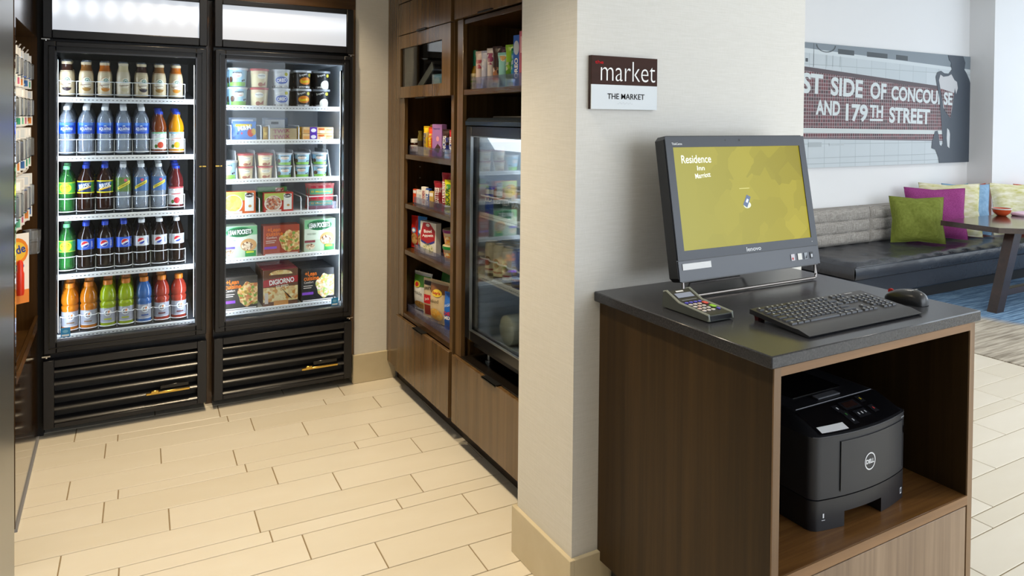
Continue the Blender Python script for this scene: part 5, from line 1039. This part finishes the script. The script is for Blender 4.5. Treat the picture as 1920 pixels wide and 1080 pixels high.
for y, c, w_ in ((.002, 'r', .009), (-.026, 'g', .0095), (-.046, 'b', .006)): MB().box(-w_*.62, w_*.62, -w_, w_, 0, .0045, pm(kc[c], .4), .002).build('button', tm, loc=(.026, y, edge(y)))
for j in range(3): MB().box(-.0052, .0052, -.0045, .0045, 0, .004, pm('d4ccc8', .4), .0015).build('button', tm, loc=(-.026+j*.0155, -.0485, edge(-.0485)))
# ------------------------------------------------------------------ wall sign
sg = thing('wall_sign', 'brown and white sign plate reading THE MARKET on the white wall', 'sign', (1.341, 1.72, 1.561))
SGW = wood('sign_brown', [(.3, '341f18'), (.6, '422820'), (.8, '4e3127')], (4, 60, 60), .5, 0); SGW.node_tree.nodes['Principled BSDF'].inputs['Specular IOR Level'].default_value = .12
m = MB().box(-.124, .124, -.006, .0065, -.079, .079, pm('2c1a16', .5)); m.build('backplate', sg)
S = plane((0, -.0062, 0), (1, 0, 0), (0, 0, 1)); MB().box(-.124, .124, -.009, -.006, -.006, .079, SGW).build('brown_panel', sg); MB().box(-.124, .124, -.009, -.006, -.079, -.006, pm('dfe6ec', .4)).build('white_panel', sg)
m = MB(); S = plane((0, -.0092, 0), (1, 0, 0), (0, 0, 1))
m.dtext(S, 'market', .012, .0355, .207, .060, P('ffffff'), .0006, 0, -.012); m.build('title_lettering', sg); m = MB(); m.dtext(S, 'THE MARKET', .004, -.040, .140, .0165, pm('141214', .6, spec=.1), .0006, 0, .008); m.build('caption_lettering', sg); m = MB(); m.dtext(S, 'the', -.097, .060, .030, .010, pm('d01826', .6, spec=.1), .0006, 0, .008); m.build('red_lettering', sg); m = MB()
for k in range(9): m.ddisc(S, -.026+k*.0065, -.062+(k % 2)*.003, .0012, .0012, P('c4ccd2'), .001, n=8)
m.build('braille_dots', sg, kind='stuff')
# ------------------------------------------------------------------ lobby: mural
mu = thing('mural_canvas', 'wide subway mosaic picture with saxophone player hanging on the lobby wall', 'picture', (6.2, 4.10, 1.6))
AX0, AX1, AZ0, AZ1, AY = 4.78, 7.585, 1.056, 2.125, 4.068
S = plane((0, AY, 0), (1, 0, 0), (0, 0, 1)); m = MB().box(AX0, AX1, AY, 4.0995, AZ0, AZ1, pm('cfd6da', .5)); m.build('canvas', mu, True)
GT = pm('d4dadd', .5, name='print_wall_tiles'); v = coords(GT, (1, 1, 1)); N, L, b = nodes(GT); br = N.new('ShaderNodeTexBrick'); br.inputs['Scale'].default_value = 1; br.offset = 0; br.inputs['Brick Width'].default_value = .21; br.inputs['Row Height'].default_value = .17; br.inputs['Mortar Size'].default_value = .003
br.inputs['Color1'].default_value = lin('c3cbd0'); br.inputs['Color2'].default_value = lin('bcc5ca'); br.inputs['Mortar'].default_value = lin('a3adb2')
mp = N.new('ShaderNodeMapping'); mp.inputs['Rotation'].default_value = (R(90), 0, 0); tcx = N.new('ShaderNodeTexCoord'); L.new(tcx.outputs['Object'], mp.inputs[0]); L.new(mp.outputs[0], br.inputs['Vector']); setc(GT, br.outputs['Color'])
MOS = pm('6a3038', .5, name='print_red_mosaic'); N, L, b = nodes(MOS); br = N.new('ShaderNodeTexBrick'); br.offset = 0; br.inputs['Scale'].default_value = 1; br.inputs['Brick Width'].default_value = .031; br.inputs['Row Height'].default_value = .031; br.inputs['Mortar Size'].default_value = .0019
br.inputs['Color1'].default_value = lin('6c2b33'); br.inputs['Color2'].default_value = lin('34181f'); br.inputs['Mortar'].default_value = lin('b3a8aa'); mp = N.new('ShaderNodeMapping'); mp.inputs['Rotation'].default_value = (R(90), 0, 0); tcx = N.new('ShaderNodeTexCoord'); L.new(tcx.outputs['Object'], mp.inputs[0]); L.new(mp.outputs[0], br.inputs['Vector']); setc(MOS, br.outputs['Color'])
ztop = lambda x: 1.919-(x-5.08)*.0546; zbot = lambda x: 1.313-(x-5.33)*.0158
m = MB(); m.dpoly(S, [(AX0, AZ0), (AX1, AZ0), (AX1, AZ1), (AX0, AZ1)], GT, .0005)
m.dpoly(S, [(AX0, 2.06), (AX1, 1.97), (AX1, AZ1), (AX0, AZ1)], pm('7b868f', .5), .001); m.dpoly(S, [(AX0, 2.045), (AX1, 1.965), (AX1, 1.995), (AX0, 2.085)], pm('ccd4d8', .5), .0014)
for x, w_ in ((5.52, .22), (5.92, .30), (6.35, .18)): m.dpoly(S, [(x, 2.052-(x-5)*.01), (x+w_, 2.048-(x-5)*.01), (x+w_, 2.092-(x-5)*.01), (x, 2.096-(x-5)*.01)], pm('3a4248', .5), .0018)
for k in range(14): a0, a1 = R(180+180*k/14), R(180+180*(k+1)/14); m.dpoly(S, [(5.36+q*math.cos(a)*.13/.13, 2.115+q*math.sin(a)*.5) for q, a in ((.13, a0), (.115, a0), (.115, a1), (.13, a1))], P('3a4248'), .002)
m.drect(S, 5.20, 5.205, 1.92, 2.12, P('4a5056'), .002); m.drect(S, 5.10, 5.13, 1.96, 1.99, P('3a4045'), .002)
for x in (5.37, 5.45, 5.55): m.drect(S, x, x+.004, 1.93, 2.03, P('9aa4a8'), .002)
xs = [AX0+(AX1-AX0)*k/8 for k in range(9)]
m.dpoly(S, [(x, zbot(x)) for x in xs]+[(x, ztop(x)) for x in xs[::-1]], MOS, .0022); m.dpoly(S, [(x, ztop(x)-.035) for x in xs]+[(x, ztop(x)) for x in xs[::-1]], pm('4a3a40', .5), .0026)
m.dpoly(S, [(AX0, 1.358), (AX1, 1.336), (AX1, 1.372), (AX0, 1.402)], pm('c9d0d0', .5), .0028); m.dpoly(S, [(AX0, zbot(AX0)-.012), (AX1, zbot(AX1)-.012), (AX1, zbot(AX1)), (AX0, zbot(AX0))], P('6a6066'), .0026)
m.dpoly(S, [(AX0, 1.135), (AX1, 1.150), (AX1, 1.153), (AX0, 1.138)], P('9aa3a8'), .0026); m.drect(S, 5.15, 5.32, 1.235, 1.275, P('a8b0b4'), .0026); m.drect(S, 5.42, 5.62, 1.245, 1.262, P('b4bcc0'), .0026)
m.build('print', mu, True)
LW = pm('d2dadc', .5, name='print_letter_white'); m = MB()
for tx, xa_, xb_, z, h in (('ST', 5.055, 5.323, 1.777, .175), ('SIDE', 5.429, 5.869, 1.755, .163), ('OF', 5.974, 6.211, 1.737, .152), ('CONCOURSE', 6.284, 7.281, 1.708, .135), ('AND', 5.238, 5.557, 1.573, .128), ('179', 5.633, 5.943, 1.534, .158), ('TH', 5.973, 6.165, 1.550, .115), ('STREET', 6.258, 6.901, 1.515, .148)):
    m.dtext(S, tx, (xa_+xb_)/2, z, xb_-xa_, h, LW, .0034, -2 if z > 1.65 else -1.2, .035)
m.drect(S, 5.973, 6.165, 1.462, 1.482, LW, .0034); m.build('mosaic_lettering', mu, True)
SIL = pm('3d4652', .5, name='print_silhouette')
sil = [(7.065, AZ0+.001), (7.055, 1.11), (7.00, 1.19), (6.935, 1.205), (6.945, 1.27), (6.985, 1.37), (7.03, 1.375), (7.05, 1.33), (7.07, 1.24), (7.10, 1.22), (7.125, 1.25), (7.10, 1.40), (7.075, 1.55), (7.05, 1.70), (7.005, 1.83), (6.985, 1.90), (7.01, 1.945), (7.07, 1.962), (7.13, 1.94), (7.20, 1.938), (7.235, 1.965), (7.255, 1.985), (7.235, 2.02), (7.245, 2.05), (7.205, 2.075), (7.19, 2.12), (7.45, 2.124), (7.49, 2.06), (7.475, 1.99), (7.52, 1.95), (7.56, 1.90), (AX1-.001, 1.86), (AX1-.001, AZ0+.001)]
m = MB(); m.dpoly(S, sil, SIL, .0042); m.dpoly(S, [(7.195, 1.915), (7.245, 1.935), (7.30, 1.88), (7.345, 1.862), (7.362, 1.80), (7.335, 1.74), (7.31, 1.80), (7.27, 1.60), (7.24, 1.50), (7.18, 1.55), (7.12, 1.60), (7.085, 1.72), (7.035, 1.87), (7.06, 1.925), (7.11, 1.905)], pm('c4c4c6', .5), .005)
m.dpoly(S, [(7.14, 1.58), (7.24, 1.50), (7.265, 1.60), (7.30, 1.75), (7.06, 1.79), (7.09, 1.70)], MOS, .0056); m.dtext(S, 'SE', 7.195, 1.69, .15, .125, LW, .0062, -2, .035)
m.dpoly(S, [(7.19, 1.40), (7.225, 1.38), (7.24, 1.34), (7.235, 1.20), (7.20, 1.22), (7.185, 1.30)], pm('c9cdd0', .5), .005)
m.build('silhouette', mu, True)
# ------------------------------------------------------------------ banquette bench
LEA = pm('35373d', .27, name='black_leather'); bump(LEA, noise(LEA, coords(LEA, (5, 16, 5)), 1, 4, .6, .8), .5, .012)
TWD = pm('8f8a84', .9, name='grey_tweed'); f = noise(TWD, coords(TWD, (16, 200, 170)), 1, 3, .7); f2 = noise(TWD, coords(TWD, (170, 200, 16)), 1, 3, .7)
setc(TWD, mix(TWD, .5, ramp(TWD, f, [(.3, '6a655f'), (.5, '9a958f'), (.7, 'c0bbb5')]), ramp(TWD, f2, [(.3, '5f5a55'), (.5, '98938d'), (.7, 'c4bfb9')])))
bn = thing('banquette_bench', 'long black leather bench seat under the mural', 'bench', (6.8, 3.8, 0))
MB().box(4.87, 7.6, 3.49, 4.095, 0.004, .10, BLKM).box(7.6, 9.4, 3.49, 3.855, .004, .10, BLKM).build('toe_kick', bn, True)
MB().box(4.86, 7.6, 3.44, 4.095, .10, .252, LEA, .012).box(7.6, 9.4, 3.44, 3.855, .10, .252, LEA, .012).build('base', bn, True)
def seat(u, v):
    x = 4.845+4.55*u; y = 3.395+(.70 if x < 7.6 else .46)*v; e = min(1, min(u*4.55, (1-u)*4.55)/.05)**.5; g = min(1, v*.70/.05)**.5
    tuft = sum(math.exp(-((x-a)**2+(y-b2)**2)/.0016) for a in (5.3, 5.75, 6.2, 6.65, 7.1) for b2 in (3.62, 3.86))
    crease = .004*math.sin(x*31+3*math.sin(y*9))*math.sin(y*17)
    return (x, y, .355+.030*min(e, g)-.018*tuft+crease)
m = MB().grid(seat, 150, 26, LEA)
m.add([(4.845, 3.395, .262), (9.395, 3.395, .262), (9.395, 3.855, .262), (7.6, 3.855, .262), (7.6, 4.095, .262), (4.845, 4.095, .262)], [(5, 4, 3, 2, 1, 0)], LEA)
m.grid(lambda u, v: (4.845+4.55*u, 3.395-.008*math.sin(math.pi*v), .262+(seat(u, 0)[2]-.262)*v), 150, 4, LEA); m.grid(lambda u, v: (4.845-.008*math.sin(math.pi*v), 4.095-.70*u, .262+(seat(0, 1-u)[2]-.262)*v), 26, 4, LEA)
m.build('seat_cushion', bn, True, smooth=60)
MB().tube([(4.85+4.53*k/40, 3.393, .3565) for k in range(41)], .005, LEA, 6).build('piping', bn, True)
def backcushion(x0, x1, label):
    t = thing('back_cushion', label, 'cushion', ((x0+x1)/2, 4.03, .386), 0, 'grey tweed back cushions'); w_ = x1-x0; nx, nz = 3, 3; h = .315
    def fr(u, v):
        e = min(1, min(u, 1-u)*w_/.03, min(v, 1-v)*h/.03)**.5; gx_ = abs(math.sin(math.pi*nx*u)); gz = abs(math.sin(math.pi*nz*v)); return ((u-.5)*w_, -.055-.020*e-.018*(gx_**.35*gz**.35)*e, v*h)
    MB().grid(fr, 44, 30, TWD).build('tufted_front', t, smooth=70)
    MB().box(-w_/2, w_/2, -.056, .065, 0, h, TWD, .01).build('core', t)
    MB().tube([((u-.5)*w_, -.058, h-.003) for u in (0, .25, .5, .75, 1)], .005, TWD, 6).build('piping', t)
for k in range(3): backcushion(4.98+k*.873, 4.98+k*.873+.868, 'grey tweed tufted back cushion, %s from the near end of the bench' % ORD[k].replace('leftmost', 'first'))
# throw pillows
def pillow(name, label, c, ux, w_, h, d, lean, mt, roll=0):
    a = math.atan2(ux[1], ux[0]); t = thing(name, label, 'pillow', c, a, 'throw pillows on the bench')
    def surf(s):
        def f(u, v):
            x, z = (u-.5)*2, (v-.5)*2; b_ = max(0, (1-x**4)*(1-z**4))**.62; pin = 1-.10*(1-abs(x))*(abs(z)**3) ; pin2 = 1-.10*(1-abs(z))*(abs(x)**3)
            return (x*w_/2*pin2, -s*d*b_*(1+.08*math.sin(7*x+3*z)), h/2+z*h/2*pin)
        return f
    m = MB().grid(surf(1), 18, 18, mt).grid(surf(-1), 18, 18, mt, True); o = m.build('cover', t, smooth=80); o.rotation_euler = (-lean, roll, 0)
    s = MB().tube([surf(1)(u, v) for u, v in [(k/10, 0) for k in range(10)]+[(1, k/10) for k in range(10)]+[(1-k/10, 1) for k in range(10)]+[(0, 1-k/10) for k in range(10)]], .004, mt, 5, True).build('seam', t); s.rotation_euler = (-lean, roll, 0)
def cloth(name, c, c2, sc=(30, 160, 30)):
    m = pm(c, .85, name=name); f = noise(m, coords(m, sc), 1, 3, .6); setc(m, ramp(m, f, [(.3, c), (.7, c2)])); return m
OLV = cloth('olive_cloth', '67711f', '7f8938'); MAG = cloth('magenta_cloth', '86296f', 'a3448a', (120, 120, 120)); CRM = cloth('cream_print', 'c8c478', 'f2eedc', (9, 20, 30)); BLU = cloth('sky_blue_cloth', '7fa6cc', '9cc0de'); TEA_ = cloth('teal_cloth', '3f88a4', '5aa4bc'); ORG = cloth('rust_orange_cloth', 'b8442c', 'd8603c')
PU = (.79, -.61)
pillow('throw_pillow', 'olive green pillow in front on the black bench', (6.14, 3.70, .397), PU, .45, .405, .062, R(9), OLV)
pillow('throw_pillow', 'magenta pillow behind the olive green one', (6.52, 3.755, .397), PU, .52, .465, .062, R(10), MAG)
pillow('throw_pillow', 'cream and yellow patterned pillow behind the magenta one', (6.79, 3.775, .397), PU, .53, .495, .062, R(10), CRM)
pillow('throw_pillow', 'sky blue pillow between the two cream patterned pillows', (7.05, 3.775, .397), PU, .42, .478, .05, R(8), BLU)
pillow('throw_pillow', 'cream patterned pillow at the right behind the fruit bowl', (7.52, 3.53, .397), (.93, -.37), .6, .49, .06, R(8), CRM)
pillow('throw_pillow', 'teal pillow with only its top showing behind the cream one', (7.14, 3.90, .395), (1, 0), .34, .462, .03, R(3), TEA_)
pillow('throw_pillow', 'rust orange pillow peeking out right of the teal one', (7.42, 3.885, .395), (1, 0), .38, .455, .05, R(4), ORG)
pillow('throw_pillow', 'rust orange pillow at the right edge behind the cream pillow', (8.08, 3.66, .397), (.95, -.3), .5, .45, .05, R(6), ORG)
# dining table
tb = thing('dining_table', 'dark walnut table with clipped corners and splayed legs before the bench', 'table', (6.9, 3.15, 0))
TT = wood('table_top_walnut', [(.3, '2a1d18'), (.55, '3d2c25'), (.75, '4e3a31')], (3, 60, 60), .16, .3)
MB().prism([(6.0, 3.43), (5.985, 2.975), (6.35, 2.68), (7.55, 2.68), (7.9, 2.975), (7.9, 3.43)], 'z', .598, .640, TT).build('table_top', tb, True)
for y in (2.95,):
    for s, xf, xt in ((1, 5.905, 6.15), (-1, 7.96, 7.71)):
        MB().add([(xf-.05, y-.035, .004), (xf+.05, y-.035, .004), (xf+.05, y+.035, .004), (xf-.05, y+.035, .004), (xt-.055, y-.035, .6), (xt+.055, y-.035, .6), (xt+.055, y+.035, .6), (xt-.055, y+.035, .6)], [(3, 2, 1, 0), (4, 5, 6, 7), (0, 1, 5, 4), (1, 2, 6, 5), (2, 3, 7, 6), (3, 0, 4, 7)], WDARK).build('leg', tb, True)
    MB().box(5.98, 7.88, y-.025, y+.025, .12, .172, WDARK, .003).build('stretcher', tb, True)
bw = thing('fruit_bowl', 'small white and orange bowl on the dining table', 'bowl', (6.80, 3.36, .640))
MB().lathe([(.02, 0), (.035, .002), (.065, .03), (.075, .065), (.072, .065), (.060, .034), (.03, .008), (.001, .006)], pm('d8562c', .3), 24, caps=False).build('bowl', bw); MB().lathe([(.0755, .058), (.0775, .068), (.0715, .068)], pm('f0ece6', .35), 24, caps=False).build('rim', bw)
pl = thing('folded_napkin', 'pink and white folded napkin right of the bowl', 'napkin', (7.00, 3.28, .640)); MB().box(-.10, .10, -.06, .06, 0, .03, pm('e8c8dc', .7), .01).build('cloth', pl)
